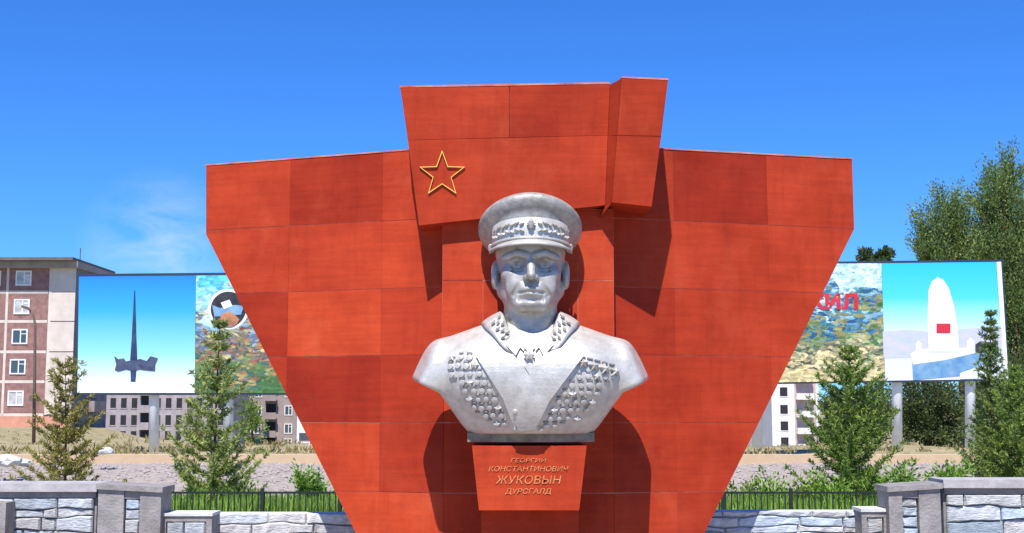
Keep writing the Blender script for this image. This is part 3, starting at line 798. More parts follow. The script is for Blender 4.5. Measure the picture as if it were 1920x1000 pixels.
# ------------------------------------------------------------------ vegetation
def quadmesh(name, c, d, up, ln, wd_):
    """many leaf quads: centres c, direction d, side up (all (n,3)), lengths and widths (n,)"""
    n_ = len(c); sd = np.cross(d, up); sd /= np.linalg.norm(sd, axis=1)[:, None]+1e-9
    a = c-sd*wd_[:, None]*.5; b_ = c+d*ln[:, None]*.5-sd*wd_[:, None]*.0+sd*wd_[:, None]*.5
    V = np.empty((n_*4, 3), np.float32)
    V[0::4] = c-d*ln[:, None]*.5; V[1::4] = c+sd*wd_[:, None]*.5; V[2::4] = c+d*ln[:, None]*.5; V[3::4] = c-sd*wd_[:, None]*.5
    me = bpy.data.meshes.new(name); me.vertices.add(n_*4); me.vertices.foreach_set('co', V.ravel())
    me.loops.add(n_*4); me.loops.foreach_set('vertex_index', np.arange(n_*4, dtype=np.int32))
    me.polygons.add(n_); me.polygons.foreach_set('loop_start', np.arange(0, n_*4, 4, dtype=np.int32)); me.update(calc_edges=True); return me
def unit(a): return a/(np.linalg.norm(a, axis=1)[:, None]+1e-9)
def conifer(name, u, vtip, vbase, Y, rad_px, m, label, cat='tree', group=None, dens=1.0, lift=.45, zb=None, up_curve=.5, power=.8, gapk=1.5):
    zt_ = Z(vtip, Y); zb = Z(vbase, Y) if zb is None else zb; H = zt_-zb; Rr = rad_px*Y/F; x0 = X(u, Y)
    o = empty(name, (x0, Y, zb), label, cat, group)
    tb = MB(); lean = random.uniform(-.03, .03)
    tb.tube([(x0+lean*H*k*k, Y, zb+H*k) for k in np.linspace(0, .99, 9)], [max(.006, .03*H/2.4*(1-k*.95)) for k in np.linspace(0, 1, 9)], 7)
    cs = []; ds = []; limbs = MB()
    z = .06
    while z < .985:
        nb = random.choice((4, 5, 5, 6)); a0 = random.uniform(0, 6.28)
        for k in range(nb):
            a = a0+k*6.283/nb+random.uniform(-.35, .35)
            Ln = Rr*((1-z)**power)*random.uniform(.45, 1.22)+.03*H*.5
            base = np.array((x0+lean*H*z*z, Y, zb+H*z)); dr = np.array((math.cos(a), math.sin(a), 0))
            pts = []
            for t in np.linspace(0, 1, 6): pts.append(base+dr*Ln*t+np.array((0, 0, Ln*(lift*t*.55+up_curve*t*t*.55-.05*math.sin(3*t)))))
            limbs.tube(pts, [max(.003, .010*H/2.4*(1-t)) for t in np.linspace(0, 1, 6)], 4, False)
            nt_ = max(3, int(Ln/.05*dens))
            for q in range(nt_):
                t = .12+.88*(q+random.random())/nt_; i = min(4, int(t*5)); ft = t*5-i; p = pts[i]*(1-ft)+pts[i+1]*ft
                fw = pts[i+1]-pts[i]; fw = fw/np.linalg.norm(fw); sd = np.cross(fw, (0, 0, 1)); sd /= np.linalg.norm(sd)+1e-6
                for s in (-1, 1, 0):
                    tl_ = Ln*.26*(1.12-t)*random.uniform(.4, 1.1)+.025
                    dd = (fw*.75+sd*s*random.uniform(.6, 1.0)+np.array((0, 0, random.uniform(-.1, .45)))) if s else fw+np.array((0,0,.3))
                    dd = dd/np.linalg.norm(dd); m_ = max(2, int(tl_/.03))
                    for j in range(m_):
                        cs.append(p+dd*tl_*(j+.5)/m_); ds.append(dd)
        z += random.uniform(.028, .052)*gapk
    c = np.repeat(np.array(cs), 3, 0); d = np.repeat(np.array(ds), 3, 0); n_ = len(c)
    d = unit(d*.55+rng.normal(0, .55, (n_, 3))+np.array((0, 0, .12))); c = c+d*.03+rng.normal(0, .012, (n_, 3))
    me = quadmesh('crown', c, d, rng.normal(0, 1, (n_, 3)), rng.uniform(.06, .12, n_)*max(1, H/3), rng.uniform(.012, .022, n_)*max(1, H/3))
    tb.build('trunk', BARK, o, True); tag(limbs.build('limbs', BARK, o), kind='stuff'); link('crown', me, m, o, 'world'); return o
def broadleaf(name, u, Y, zb, blobs, m, label, leaf=.105, clumps=60, per=105, cat='tree', group=None, spiky=0.0, trunk=.16):
    """blobs: (u, v, ru, rv) ellipses in the photograph giving the crown lobes"""
    x0 = X(u, Y); o = empty(name, (x0, Y, zb), label, cat, group); cs = []; ds = []; limbs = MB(); k_ = Y/F
    topz = max(Z(b_[1], Y) for b_ in blobs)
    tp = [(x0+.12*math.sin(t*4), Y, zb+(topz-zb)*t) for t in np.linspace(0, .95, 8)]
    for (bu, bv, ru, rv) in blobs:
        cx_, cz_ = X(bu, Y), Z(bv, Y); rx, rz = ru*k_, rv*k_; ry = rx*.85
        nc = max(6, int(clumps*(ru*rv)/3000.))
        for i in range(nc):
            v_ = rng.normal(0, 1, 3); v_ /= np.linalg.norm(v_); r_ = rng.uniform(.25, 1.06)**.6
            cc = np.array((cx_+v_[0]*rx*r_, Y+v_[1]*ry*r_, cz_+v_[2]*rz*r_))
            cr = rng.uniform(.22, .48)*min(rx, rz)*.9+.12
            n_ = int(per*rng.uniform(.6, 1.3)); g = rng.normal(0, 1, (n_, 3)); g = unit(g)*(rng.uniform(0, 1, (n_, 1))**.5)
            out = v_.copy(); out[2] += .5+spiky; out /= np.linalg.norm(out)
            el = g*cr*.75+np.outer(g@out, out)*cr*(.6+spiky)
            cs.append(cc+el); ds.append(unit(g+out*.9+rng.normal(0, .35, (n_, 3))))
            if i % 3 == 0:
                t0 = random.uniform(.25, .85); bp_ = np.array(tp[min(7, int(t0*8))]); mid = bp_*.5+cc*.5+np.array((0, 0, -.08*rz))
                limbs.tube([bp_, mid, cc], [.028*trunk/.1, .018*trunk/.1, .008], 5, False)
    c = np.concatenate(cs); d = np.concatenate(ds); n_ = len(c)
    me = quadmesh('crown', c, d, rng.normal(0, 1, (n_, 3)), rng.uniform(.7, 1.3, n_)*leaf, rng.uniform(.35, .6, n_)*leaf)
    MB().tube(tp, [trunk*(1-t*.85) for t in np.linspace(0, 1, 8)], 8).build('trunk', BARK, o, True)
    tag(limbs.build('limbs', BARK, o), kind='stuff'); link('crown', me, m, o, 'world'); return o
# young conifers behind the walls
conifer('young_conifer', 128, 668, 925, 21.5, 92, LF_OLIVE, 'sparse olive young conifer at far left, in front of the apartment block', dens=.85, zb=-.3, lift=.75, up_curve=.35, power=.62, gapk=1.45)
conifer('young_conifer', 404, 590, 930, 21.0, 112, LF_GREEN, 'slim pale green young conifer before the left billboard', dens=.6, zb=-.3, lift=.65, up_curve=.5, power=1.0, gapk=1.6)
conifer('young_conifer', 1592, 650, 930, 21.0, 118, LF_LUSH, 'bushy green young conifer before the right billboard', dens=.85, zb=-.3, lift=.7, up_curve=.5, power=.65, gapk=1.3)
conifer('young_conifer', 1857, 575, 900, 24.0, 60, LF_TREE, 'small grey-green spruce with a thin leader, right of the right billboard', dens=.55, zb=0, lift=.75, up_curve=.4, power=1.0, gapk=.95)
conifer('young_conifer', 1905, 690, 905, 23.0, 95, LF_LUSH, 'green young conifer at the right edge of the picture', dens=.8, zb=0, lift=.65, up_curve=.5, power=.7, gapk=1.3)
# big trees on the right
broadleaf('tall_tree', 1895, 47, .2, [(1905,330,30,45),(1880,375,45,40),(1925,420,60,80),(1890,480,50,60),(1900,580,60,70),(1935,560,70,120),(1895,700,65,80),(1930,760,80,90)], LF_TREE,
          'tall feathery tree rising highest at the right edge', clumps=78, spiky=1.0)
broadleaf('tall_tree', 1800, 50, .2, [(1800,385,34,34),(1770,425,42,34),(1828,435,48,45),(1745,465,32,26),(1800,480,70,40),(1850,500,50,60)], LF_TREE,
          'spreading tree showing above the right billboard', clumps=80, spiky=1.0)
broadleaf('far_tree', 1650, 70, 0, [(1632,484,16,16),(1668,480,18,15),(1650,510,40,25)], LF_DARK, 'treetop just peeking over the right billboard', clumps=110, leaf=.22)
broadleaf('dark_tree', 1735, 44, .3, [(1735,745,60,45),(1700,790,40,40),(1770,780,45,48),(1745,815,50,25)], LF_DARK, 'dark leafy tree between the posts of the right billboard', clumps=75)
broadleaf('dark_tree', 1850, 41, .3, [(1850,760,40,55),(1838,820,35,40),(1870,690,34,50),(1885,820,50,45)], LF_DARK, 'dark leafy tree right of the right billboard posts', clumps=75)
broadleaf('dark_tree', 1640, 46, .3, [(1630,760,50,40),(1610,800,50,40)], LF_DARK, 'dark leafy tree behind the bushy green conifer', clumps=75)
broadleaf('far_tree', 1560, 110, -2, [(1556,775,26,40),(1600,770,40,45),(1570,815,40,25)], LF_DARK, 'dark far tree beside the pale block, under the right billboard', clumps=90, leaf=.24)
broadleaf('slim_tree', 470, 60, -.2, [(465,780,18,45),(478,800,20,30)], LF_LUSH, 'slim green tree in front of the brown block', clumps=70, trunk=.08)
broadleaf('slim_tree', 365, 62, .2, [(362,790,18,40),(378,815,22,25)], LF_GREEN, 'slim green tree beside the grey block, behind the left conifer', clumps=70, trunk=.08)
# shrubs behind the fence
shrubs = [(395,934,28,10,'l'),(450,932,28,10,'l'),(575,908,20,24,'l'),(610,930,20,14,'l'),
          (1385,930,26,14,'r'),(1440,922,28,18,'r'),(1500,928,26,14,'r'),(1555,918,32,18,'r'),(1620,908,32,20,'r'),(1690,892,26,14,'r'),(1780,888,32,12,'r')]
nm = {395:'bright green shrub behind the left fence, below the slim conifer', 355:'small shrub at the outer end of the left fence', 450:'broad shrub behind the left fence, right of the slim conifer',
      520:'low shrub in the middle of the left fence', 575:'tallest shrub behind the left fence, near the red wall', 610:'shrub behind the left fence, touching the red wall edge',
      1385:'shrub behind the right fence, touching the red wall edge', 1440:'second shrub from the red wall behind the right fence', 1500:'shrub behind the right fence post',
      1555:'shrub left under the bushy conifer', 1620:'shrub right under the bushy conifer', 1690:'pale shrub on the bank below the right billboard post', 1780:'low shrub on the bank above the right stone wall'}
for (u, v, ru, rv, s) in shrubs:
    broadleaf('shrub', u, 20.3+random.uniform(-.2, .6), -.34, [(u, v, ru, rv), (u+random.uniform(-8, 8), v+22, ru*1.1, 18)], random.choice((LF_LUSH, LF_GRASS, LF_GRASS)), nm[u], leaf=.07, clumps=55, per=80, cat='shrub', group='shrubs behind the fence', spiky=.5, trunk=.025)
# tall grass behind the fence
gc = []; gd = []
for i in range(26000):
    u = rng.uniform(290, 680) if i % 2 else rng.uniform(1325, 1800); y = rng.uniform(19.2, 21.2)
    gc.append((X(u, y), y, -.34+rng.uniform(.05, .55))); gd.append((rng.normal(0, .25), rng.normal(0, .25), 1))
gc = np.array(gc); gd = unit(np.array(gd)); n_ = len(gc)
tag(link('grass', quadmesh('grass', gc, gd, rng.normal(0, 1, (n_, 3)), rng.uniform(.25, .55, n_), rng.uniform(.012, .03, n_)), LF_GRASS), 'tall green grass behind the iron fence', 'grass', kind='stuff')

gc = []; gd = []; gl = []
for i in range(1000):
    u = rng.uniform(-20, 600) if i % 3 else rng.uniform(1380, 1900); y = 30+60*rng.uniform(0, 1)**1.6; x = X(u, y); sz = rng.uniform(.06, .24)
    for k in range(10):
        gc.append((x+rng.normal(0, sz*.6), y+rng.normal(0, sz*.6), far_h(x, y)+sz*rng.uniform(.1, .6))); gd.append((rng.normal(0, .6), rng.normal(0, .6), 1)); gl.append(sz)
gc = np.array(gc); gd = unit(np.array(gd)); gl = np.array(gl); n_ = len(gc)
tag(link('dry_grass', quadmesh('dry_grass', gc, gd, rng.normal(0, 1, (n_, 3)), gl, gl*rng.uniform(.12, .3, n_)), LF_DRY), 'dry tufts of grass on the ground beyond the bank', 'grass', kind='stuff')

# ------------------------------------------------------------------ billboards (printed sheets on framed boards)
def flat(name, m, parent, pts, Y, lift):
    f = [P(u, v, Y-lift) for u, v in pts]
    b = [p+Vector((0, .004, 0)) for p in f]
    if (f[1]-f[0]).cross(f[2]-f[1]).y > 0: f.reverse(); b.reverse()
    return MB().prism(f, b).build(name, m, parent)
def printmat(name, stops, axis='z', z0=0, z1=1, rough=.5):
    m = bpy.data.materials.new(name); m.use_nodes = True; n = m.node_tree; b = n.nodes['Principled BSDF']; b.inputs['Roughness'].default_value = rough
    g = n.nodes.new('ShaderNodeNewGeometry'); s = n.nodes.new('ShaderNodeSeparateXYZ'); mr = n.nodes.new('ShaderNodeMapRange'); mr.inputs[1].default_value = z0; mr.inputs[2].default_value = z1
    r = n.nodes.new('ShaderNodeValToRGB')
    while len(r.color_ramp.elements) < len(stops): r.color_ramp.elements.new(.5)
    for e, (p, c) in zip(r.color_ramp.elements, stops): e.position = p; e.color = (*c, 1)
    n.links.new(g.outputs['Position'], s.inputs[0]); n.links.new(s.outputs['Z'], mr.inputs[0]); n.links.new(mr.outputs[0], r.inputs[0]); n.links.new(r.outputs[0], b.inputs['Base Color']); return m
def collage(name, z0, z1, stops, scale=1.6, seed=0):
    """painterly battle-picture print: small strokes of many colours in a loose vertical order"""
    m = bpy.data.materials.new(name); m.use_nodes = True; n = m.node_tree; b = n.nodes['Principled BSDF']; b.inputs['Roughness'].default_value = .5
    N = n.nodes.new; L = n.links.new
    g = N('ShaderNodeNewGeometry'); mpn = N('ShaderNodeMapping'); mpn.inputs['Location'].default_value = (seed, seed*.7, seed*.3); mpn.inputs['Rotation'].default_value = (0, .6, 0); mpn.inputs['Scale'].default_value = (1, .0, 2.0)
    wz = N('ShaderNodeTexNoise'); wz.inputs['Scale'].default_value = 2.2; wz.inputs['Detail'].default_value = 9; wz.inputs['Roughness'].default_value = .7
    wa = N('ShaderNodeVectorMath'); wa.operation = 'MULTIPLY_ADD'; wa.inputs[1].default_value = (.7, .0, .7)
    vo = N('ShaderNodeTexVoronoi'); vo.feature = 'SMOOTH_F1'; vo.inputs['Smoothness'].default_value = .35; vo.inputs['Scale'].default_value = 8
    vo2 = N('ShaderNodeTexVoronoi'); vo2.inputs['Scale'].default_value = 1.3
    s = N('ShaderNodeSeparateXYZ'); mr = N('ShaderNodeMapRange'); mr.inputs[1].default_value = z0; mr.inputs[2].default_value = z1
    sr = N('ShaderNodeSeparateColor'); sr2 = N('ShaderNodeSeparateColor')
    L(g.outputs['Position'], mpn.inputs[0]); L(mpn.outputs[0], wz.inputs['Vector']); L(wz.outputs['Color'], wa.inputs[0]); L(mpn.outputs[0], wa.inputs[2])
    L(wa.outputs[0], vo.inputs['Vector']); L(wa.outputs[0], vo2.inputs['Vector']); L(vo.outputs['Color'], sr.inputs[0]); L(vo2.outputs['Color'], sr2.inputs[0])
    L(g.outputs['Position'], s.inputs[0]); L(s.outputs['Z'], mr.inputs[0])
    a1 = N('ShaderNodeMath'); a1.operation = 'MULTIPLY_ADD'; a1.inputs[1].default_value = .30; L(sr.outputs[0], a1.inputs[0])
    a2 = N('ShaderNodeMath'); a2.operation = 'MULTIPLY_ADD'; a2.inputs[1].default_value = .34; L(sr2.outputs[1], a2.inputs[0])
    a0 = N('ShaderNodeMath'); a0.operation = 'SUBTRACT'; a0.inputs[1].default_value = .32; L(mr.outputs[0], a0.inputs[0]); L(a0.outputs[0], a2.inputs[2]); L(a2.outputs[0], a1.inputs[2])
    r = N('ShaderNodeValToRGB'); r.color_ramp.interpolation = 'EASE'
    while len(r.color_ramp.elements) < len(stops): r.color_ramp.elements.new(.5)
    for e, (p, c) in zip(r.color_ramp.elements, stops): e.position = p; e.color = (*lin(c), 1)
    L(a1.outputs[0], r.inputs[0])
    hv = N('ShaderNodeHueSaturation'); hm = N('ShaderNodeMapRange'); hm.inputs[3].default_value = .55; hm.inputs[4].default_value = 1.35; L(sr.outputs[1], hm.inputs[0]); L(hm.outputs[0], hv.inputs['Value'])
    L(r.outputs[0], hv.inputs['Color']); L(hv.outputs[0], b.inputs['Base Color']); return m
YB = 33.0
BL = empty('billboard', (X(420, YB), YB, .47), 'billboard left of the red wall showing a dark spire on blue beside a painted collage', 'billboard')
BR = empty('billboard', (X(1560, YB), YB, .47), 'billboard right of the red wall showing a white stele and red letters', 'billboard')
zt_, zb_ = Z(517, YB), Z(738, YB)
def board(par, pts, posts, vb):
    f = [P(u, v, YB) for u, v in pts]; b = [p+Vector((0, .18, 0)) for p in f]
    if (f[1]-f[0]).cross(f[2]-f[1]).y > 0: f.reverse(); b.reverse()
    MB().prism(f, b).build('board', DARKF, par)
    for u in posts:
        MB().tube([P(u, vb, YB+.3), P(u, 560, YB+.3)], .13, 12).build('post', WHITEP, par, True)
board(BL, [(143,514),(700,509),(700,741),(141,741)], (289, 428, 600), 856)
board(BR, [(1280,494),(1880,487),(1893,714),(1280,723)], (1682, 1819, 1420), 840)
SKYP = printmat('print_blue_sky', [(0, (.86,.90,.92)), (.10, (.72,.86,.92)), (.35, (.26,.66,.86)), (.7, (.035,.38,.85)), (1, (.012,.22,.78))], z0=zb_, z1=zt_)
flat('sky_print', SKYP, BL, [(148,519),(367,517),(365,737),(145,737)], YB, .008)
COLL = collage('print_collage_left', zb_, zt_, [(0, (70,110,60)), (.12, (110,130,70)), (.22, (50,95,90)), (.3, (170,150,90)), (.38, (150,85,60)), (.46, (70,110,140)), (.54, (196,180,110)), (.62, (90,150,190)), (.72, (190,215,205)), (.85, (150,215,225)), (1, (90,190,225))], 1.9, 3)
flat('collage_print', COLL, BL, [(367.5,517),(697,513),(697,738),(365.5,737)], YB, .008)
flat('print_border', WHITEP, BL, [(145,733),(365,733),(365,737),(145,737)], YB, .014)
DKP = mat('print_dark_blue', (.035, .06, .14), .5, .3, 3)
GYP = mat('print_slate', (.10, .12, .20), .5, .5, 6, col2=(.03, .04, .08))
flat('spire_print', DKP, BL, [(251.5,545),(253.5,545),(256,640),(257.5,675),(254,716),(245,716),(244,675),(246.5,640)], YB, .016)
flat('relief_print', GYP, BL, [(214,668),(222,674),(232,672),(236,678),(246,676),(256,676),(262,673),(275,677),(282,668),(296,672),(291,684),(291,696),(276,695),(262,693),(250,696),(236,693),(222,697),(215,694),(218,684)], YB, .022)
WHP = mat('print_white', (.85, .87, .9), .5, .05, 3)
CHAR = mat('print_charcoal', (.045, .045, .05), .5, .4, 4)
BLUEP = mat('print_blue', (.07, .22, .45), .5, .4, 3, col2=(.25, .42, .55))
ORNP = mat('print_orange', (.62, .26, .12), .5, .4, 4, col2=(.25, .1, .06))
def circ(u, v, r_, a0=0, a1=360, n_=36): return [(u+r_*math.cos(R(a0+(a1-a0)*i/n_)), v-r_*math.sin(R(a0+(a1-a0)*i/n_))) for i in range(n_ if a1-a0 >= 360 else n_+1)]
em = flat('emblem', WHP, BL, circ(428, 580, 38), YB, .012)
flat('emblem_field', CHAR, BL, circ(428, 580, 33), YB, .018)
flat('emblem_arc', BLUEP, BL, [(398,572),(412,578),(440,572),(457,574),(452,590),(402,594)], YB, .024)
flat('emblem_arc', WHP, BL, [(414,568),(430,562),(436,574),(420,580)], YB, .030)
flat('emblem_arc', ORNP, BL, circ(429, 592, 21, 200, 340)+[(440,590),(428,584),(416,590)], YB, .036)
# right billboard
zt2, zb2 = Z(492, YB), Z(714, YB)
SKYR = printmat('print_cyan_sky', [(0, (.70,.72,.85)), (.40, (.62,.72,.86)), (.48, (.45,.76,.88)), (.7, (.07,.60,.88)), (1, (.02,.50,.86))], z0=zb2, z1=zt2)
flat('sky_print', SKYR, BR, [(1653,494),(1868,491.5),(1882,711),(1660,714)], YB, .008)
COLR = collage('print_collage_right', zb2, zt2, [(0, (205,190,140)), (.14, (225,205,150)), (.24, (80,85,70)), (.32, (190,185,140)), (.40, (60,120,70)), (.48, (170,150,80)), (.55, (60,130,130)), (.62, (40,90,140)), (.70, (120,170,190)), (.80, (205,230,228)), (1, (190,230,235))], 1.8, 9)
flat('collage_print', COLR, BR, [(1283,497),(1652.5,494),(1659.5,714),(1283,720)], YB, .008)
flat('print_border', WHP, BR, [(1868.5,491.5),(1877,491),(1891,711),(1882.5,711)], YB, .010)
WH2 = mat('print_stele_white', (.74, .76, .84), .5, .04, 3); PNK = mat('print_mauve', (.62, .55, .70), .5, .35, 2.6, col2=(.42, .52, .75), stretch=(1, 1, 4)); REDP = mat('print_red', (.62, .03, .045), .5, .15, 3)
flat('hills_print', PNK, BR, [(1655,622),(1700,618),(1740,622),(1800,617),(1878,612),(1880,668),(1657,672)], YB, .012)
flat('plinth_print', BLUEP, BR, [(1710,676),(1830,660),(1868,668),(1862,700),(1712,713)], YB, .016)
flat('plinth_print', WH2, BR, [(1706,664),(1722,655),(1822,652),(1830,662),(1770,676),(1712,684)], YB, .020)
flat('plinth_print', WH2, BR, [(1800,700),(1868,676),(1880,709),(1800,711)], YB, .020)
flat('stele_print', WH2, BR, [(1741,660),(1739,600),(1741,545),(1747,528),(1758,520),(1769,525),(1779,540),(1788,570),(1795,610),(1799,660)], YB, .026)
flat('bollard_print', WH2, BR, [(1717,664),(1717,645),(1722,638),(1728,645),(1728,664)], YB, .024)
flat('bollard_print', WH2, BR, [(1813,658),(1813,640),(1820,633),(1827,640),(1827,658)], YB, .024)
flat('plaque_print', REDP, BR, [(1756,607),(1782,607),(1782,625),(1756,625)], YB, .032)
flat('tank_print', CHAR, BR, [(1829,646),(1838,640),(1866,643),(1870,660),(1829,662)], YB, .022)
tx = text('lettering', 'ЖИЛ', .52, P(1557, 568, YB-.02), REDP, BR, depth=.004, width=108*YB/F, bold=.022)

# ------------------------------------------------------------------ buildings behind
CREAM = mat('cream_panel', (.66, .57, .50), .85, .10, .8, .1, 6)
BRICK = mat('red_brown_panel', (.31, .165, .145), .85, .18, 2.5, .15, 8)
PLINTH = mat('orange_plinth', (.60, .28, .19), .85, .12, 1)
GREYC = mat('grey_side_panel', (.20, .19, .22), .85, .2, 1)
CORN = mat('cornice_concrete', (.36, .31, .29), .85, .15, 1)
ROOFM = mat('dark_roof', (.15, .125, .115), .8, .2, 1)
FRAMEW = mat('white_window_frame', (.78, .78, .76), .5, .05, 3)
LAV = mat('lavender_plaster', (.42, .365, .355), .85, .18, .8, col2=(.25, .22, .24))
BROWN = mat('brown_plaster', (.36, .29, .27), .85, .18, .8, col2=(.25, .20, .19))
WHITEB = mat('white_plaster', (.74, .71, .68), .85, .1, .8)
ROSE = mat('rose_plaster', (.52, .40, .37), .85, .12, .8)
DARKW = mat('dark_opening', (.025, .023, .025), .6, .3, 3)
GL = bpy.data.materials.new('window_glass'); GL.use_nodes = True
g_ = GL.node_tree.nodes['Principled BSDF']; g_.inputs['Base Color'].default_value = (.05, .07, .09, 1); g_.inputs['Roughness'].default_value = .08; g_.inputs['Specular IOR Level'].default_value = .8
def window(par, x0, x1, z0, z1, y, fr=.09, curtain=None):
    """recess, white frame with mullion, pane set back"""
    wn = MB().box(x0, x1, y-.07, y-.002, z0, z0+fr).box(x0, x1, y-.07, y-.002, z1-fr, z1).box(x0, x0+fr, y-.07, y-.002, z0+fr, z1-fr).box(x1-fr, x1, y-.07, y-.002, z0+fr, z1-fr)
    xm = x0+(x1-x0)*.55; wn.box(xm-fr*.4, xm+fr*.4, y-.06, y-.002, z0+fr, z1-fr); zm = z0+(z1-z0)*.68
    wn.box(xm+fr*.4, x1-fr, y-.06, y-.002, zm-.03, zm+.03)
    o = wn.build('window', FRAMEW, par)
    MB().box(x0+fr*.5, x1-fr*.5, y-.03, y-.006, z0+fr*.5, z1-fr*.5).build('pane', curtain or GL, o)
    return o
CURT = mat('curtained_pane', (.55, .56, .55), .3, .3, 1.2)
# left apartment block
Y1 = 105.0; xl, xc, xr = X(-130, Y1), X(90, Y1), X(134, Y1)
zg, zr = Z(812, Y1)-1.5, Z(492, Y1)
AB = empty('apartment_block', ((xl+xr)/2, Y1+6, zg), 'five-storey block with red-brown window panels and a cream end bay at far left', 'building')
MB().box(xl, xr, Y1, Y1+9, zg, zr).build('wall', GREYC, AB)
vz = [496, 548, 603, 660, 716, 778]; zs_ = [Z(v, Y1) for v in vz]
ucol = [(-108, -52), (-48, 3), (7, 84)]
for r_ in range(5):
    for (a, b_) in ucol:
        MB().box(X(a, Y1), X(b_, Y1), Y1-.06, Y1-.001, zs_[r_+1]+.14, zs_[r_]-.14).build('panel', BRICK, AB)
    MB().box(X(88, Y1), xr-.01, Y1-.09, Y1-.001, zs_[r_+1]+.04, zs_[r_]-.04).build('panel', CREAM, AB)
    zc = (zs_[r_]+zs_[r_+1])/2
    for (a, b_), cu in zip(((-38, -8), (20, 50)), (None, CURT if r_ in (0, 1, 4) else None)):
        a -= r_*1.4; b_ -= r_*1.4
        window(AB, X(a, Y1), X(b_, Y1), zc-.62, zc+.62, Y1-.062, .11, cu)
for k, u in enumerate((-50, 5, 86)):
    MB().box(X(u, Y1)-.1, X(u, Y1)+.1, Y1-.075, Y1-.001, zs_[5], zs_[0]).build('pilaster', CREAM, AB)
for r_ in range(1, 6): MB().box(xl, X(85.0, Y1)-.12, Y1-.05, Y1-.001, zs_[r_]-.12, zs_[r_]+.12).build('string_course', CREAM, AB)
for r_ in range(5):       # windows and balconies of the gable side
    zc = (zs_[r_]+zs_[r_+1])/2
    MB().box(xr+.001, xr+.9, Y1+3, Y1+6, zc-1.1, zc-.2).build('balcony', BROWN, AB)
MB().box(xl, xr+.02, Y1-.10, Y1-.001, zg, Z(781, Y1)).build('plinth', PLINTH, AB)
MB().box(xl-.5, xr+.2, Y1-1.6, Y1+9.6, zr+.002, zr+.24).build('roof', ROOFM, AB)
MB().box(xl-.2, xr+.3, Y1-.7, Y1+9.3, zr-.5, zr).build('cornice', CORN, AB)
MB().tube([(X(132, Y1), Y1+1, zr+.3), (X(132, Y1), Y1+1, zr+1.3)], .05, 6).build('antenna', ROOFM, AB)
# far blocks behind the left billboard
def farblock(name, u0, u1, Y, vtop, vbase, m, label, cols, rows_v, ww, wh, side=None, balc=(), frames=True, rz=0):
    xa, xb = X(u0, Y), X(u1, Y); z0, z1 = Z(vbase, Y)-4, Z(vtop, Y)
    o = empty(name, ((xa+xb)/2, Y+6, z0), label, 'building')
    MB().box(xa, xb, Y, Y+11, z0, z1).build('wall', m, o)
    MB().box(xa-.4, xb+.4, Y-.5, Y+11.4, z1+.002, z1+.4).build('roof', ROOFM, o)
    for v in rows_v:
        for u in cols:
            xw, zw = X(u, Y), Z(v, Y)
            if frames: window(o, xw-ww/2, xw+ww/2, zw-wh/2, zw+wh/2, Y-.01, .12)
            else: 
                f_ = MB().box(xw-ww/2-.12, xw+ww/2+.12, Y-.06, Y-.001, zw-wh/2-.14, zw-wh/2).build('window', m, o)
                MB().box(xw-ww/2, xw+ww/2, Y-.03, Y-.002, zw-wh/2+.001, zw+wh/2).build('pane', DARKW, f_)
        for (ua, ub) in balc:
            z_ = Z(v, Y)
            bb = MB().box(X(ua, Y), X(ub, Y), Y-1.2, Y-.001, z_-1.3, z_-1.15).box(X(ua, Y), X(ub, Y), Y-1.2, Y-1.12, z_-1.15, z_-.3).build('balcony', m, o)
            MB().box(X(ua, Y)+.2, X(ub, Y)-.2, Y-.04, Y-.002, z_-1.1, z_+1.0).build('loggia', DARKW, bb)
    return o
farblock('far_block', 150, 436, 175, 640, 832, LAV, 'long lavender-grey block of flats seen under the left billboard', [172,192,212,232,252,296,316,336,356,374,394,414,430], [692, 724, 756, 788, 818], .75, 1.35, frames=False, balc=((262,284),))
farblock('far_block', 440, 556, 195, 660, 840, BROWN, 'brownish block with white-framed windows beside the red wall', [541, 484, 464], [702, 736, 770, 804, 832], 1.2, 1.5, balc=((497,520),))
bb2 = farblock('far_block', 1447, 1536, 215, 690, 838, WHITEB, 'pale block with balconies under the right billboard', [1470], [702, 735, 768, 799, 829], 1.25, 1.5, balc=((1492,1524),), frames=False)
MB().box(X(1490, 215), X(1530, 215), 214.93, 214.998, Z(838, 215), Z(692, 215)).build('panel', ROSE, bb2)
b3 = farblock('far_block', 1395, 1444, 230, 770, 842, LAV, 'small grey-white block between the red wall and the pale block', [1418, 1432], [806], .9, 1.2, frames=False)
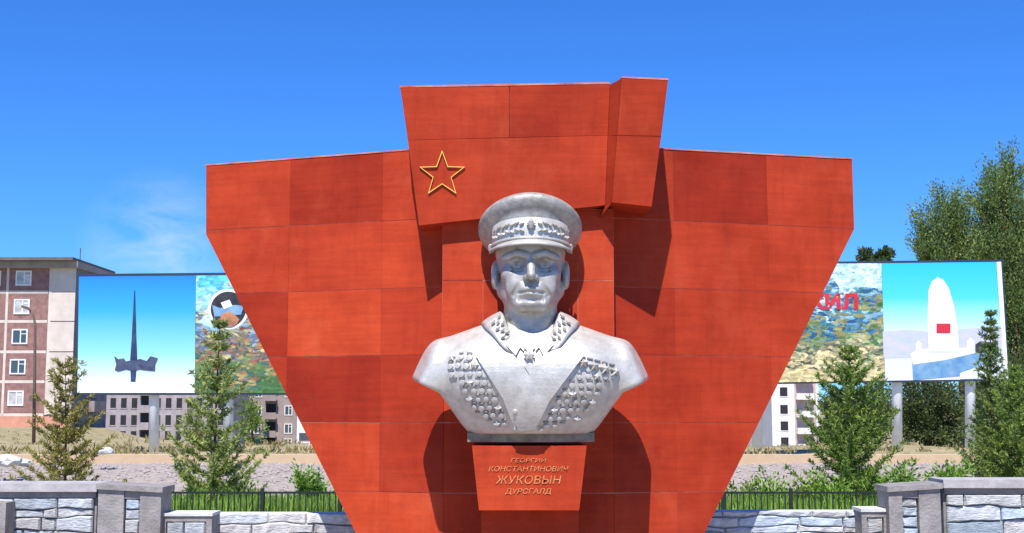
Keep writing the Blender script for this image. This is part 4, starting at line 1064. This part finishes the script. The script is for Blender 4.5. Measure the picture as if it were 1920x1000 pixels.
# white shed with red plinth by the left edge of the monument
sh = empty('shed', (X(575, 90), 90, Z(842, 90)), 'white shed with a red base peeking out left of the red wall', 'shed')
MB().box(X(557, 90), X(640, 90), 90, 94, Z(834, 90), Z(762, 90)).build('wall', WHITEB, sh)
MB().box(X(545, 90), X(650, 90), 89.8, 94.2, Z(856, 90)-1, Z(835, 90)).build('base', mat('red_base', (.33, .05, .05), .7, .2, 2), sh)
MB().box(X(562, 90), X(590, 90), 89.95, 89.998, Z(826, 90), Z(812, 90)).build('window', GL, sh)
# street lamp
Yl = 60; SLP = mat('brown_pole', (.16, .10, .08), .6, .1, 3)
la = empty('street_lamp', (X(63, Yl), Yl, .3), 'thin brown street lamp before the cream end of the apartment block', 'street lamp')
MB().tube([P(63, 850, Yl), P(65, 700, Yl), P(66, 610, Yl), P(63, 592, Yl), P(54, 580, Yl)], [.09, .075, .06, .05, .045], 8).build('pole', SLP, la, True)
MB().add([P(56,577,Yl-.2),P(40,572,Yl-.2),P(40,577,Yl-.2),P(56,583,Yl-.2),P(56,577,Yl+.2),P(40,572,Yl+.2),P(40,577,Yl+.2),P(56,583,Yl+.2)],[(0,1,2,3),(7,6,5,4),(0,4,5,1),(1,5,6,2),(2,6,7,3),(3,7,4,0)]).build('lamp_head', SLP, la)
MB().box(X(58,Yl), X(65,Yl), Yl-.3, Yl-.1, Z(752,Yl), Z(742,Yl)).build('control_box', ROOFM, la)
# pale rubble at the left edge
def boulder(u, v, Y, r_, label):
    bm = bmesh.new(); bmesh.ops.create_icosphere(bm, subdivisions=2, radius=1)
    for q in bm.verts:
        k = 1+.22*math.sin(q.co.x*5+u)*math.cos(q.co.y*4+v)+random.uniform(-.08, .08); q.co = Vector((q.co.x*r_*1.5*k, q.co.y*r_*k, q.co.z*r_*.62*k))
    me = bpy.data.meshes.new('boulder'); bm.to_mesh(me); bm.free(); me.materials.append(PALE)
    o = link('boulder', me); o.location = P(u, v, Y); tag(o, label, 'boulder', 'pale rocks on the bank'); return o
boulder(12, 864, 26, .20, 'whitest low rock on the bank at the left edge')
boulder(44, 868, 26.5, .13, 'smaller pale rock right of the white rock, left edge')
boulder(196, 846, 27.5, .13, 'pale pinkish rock on the bank right of the olive conifer')
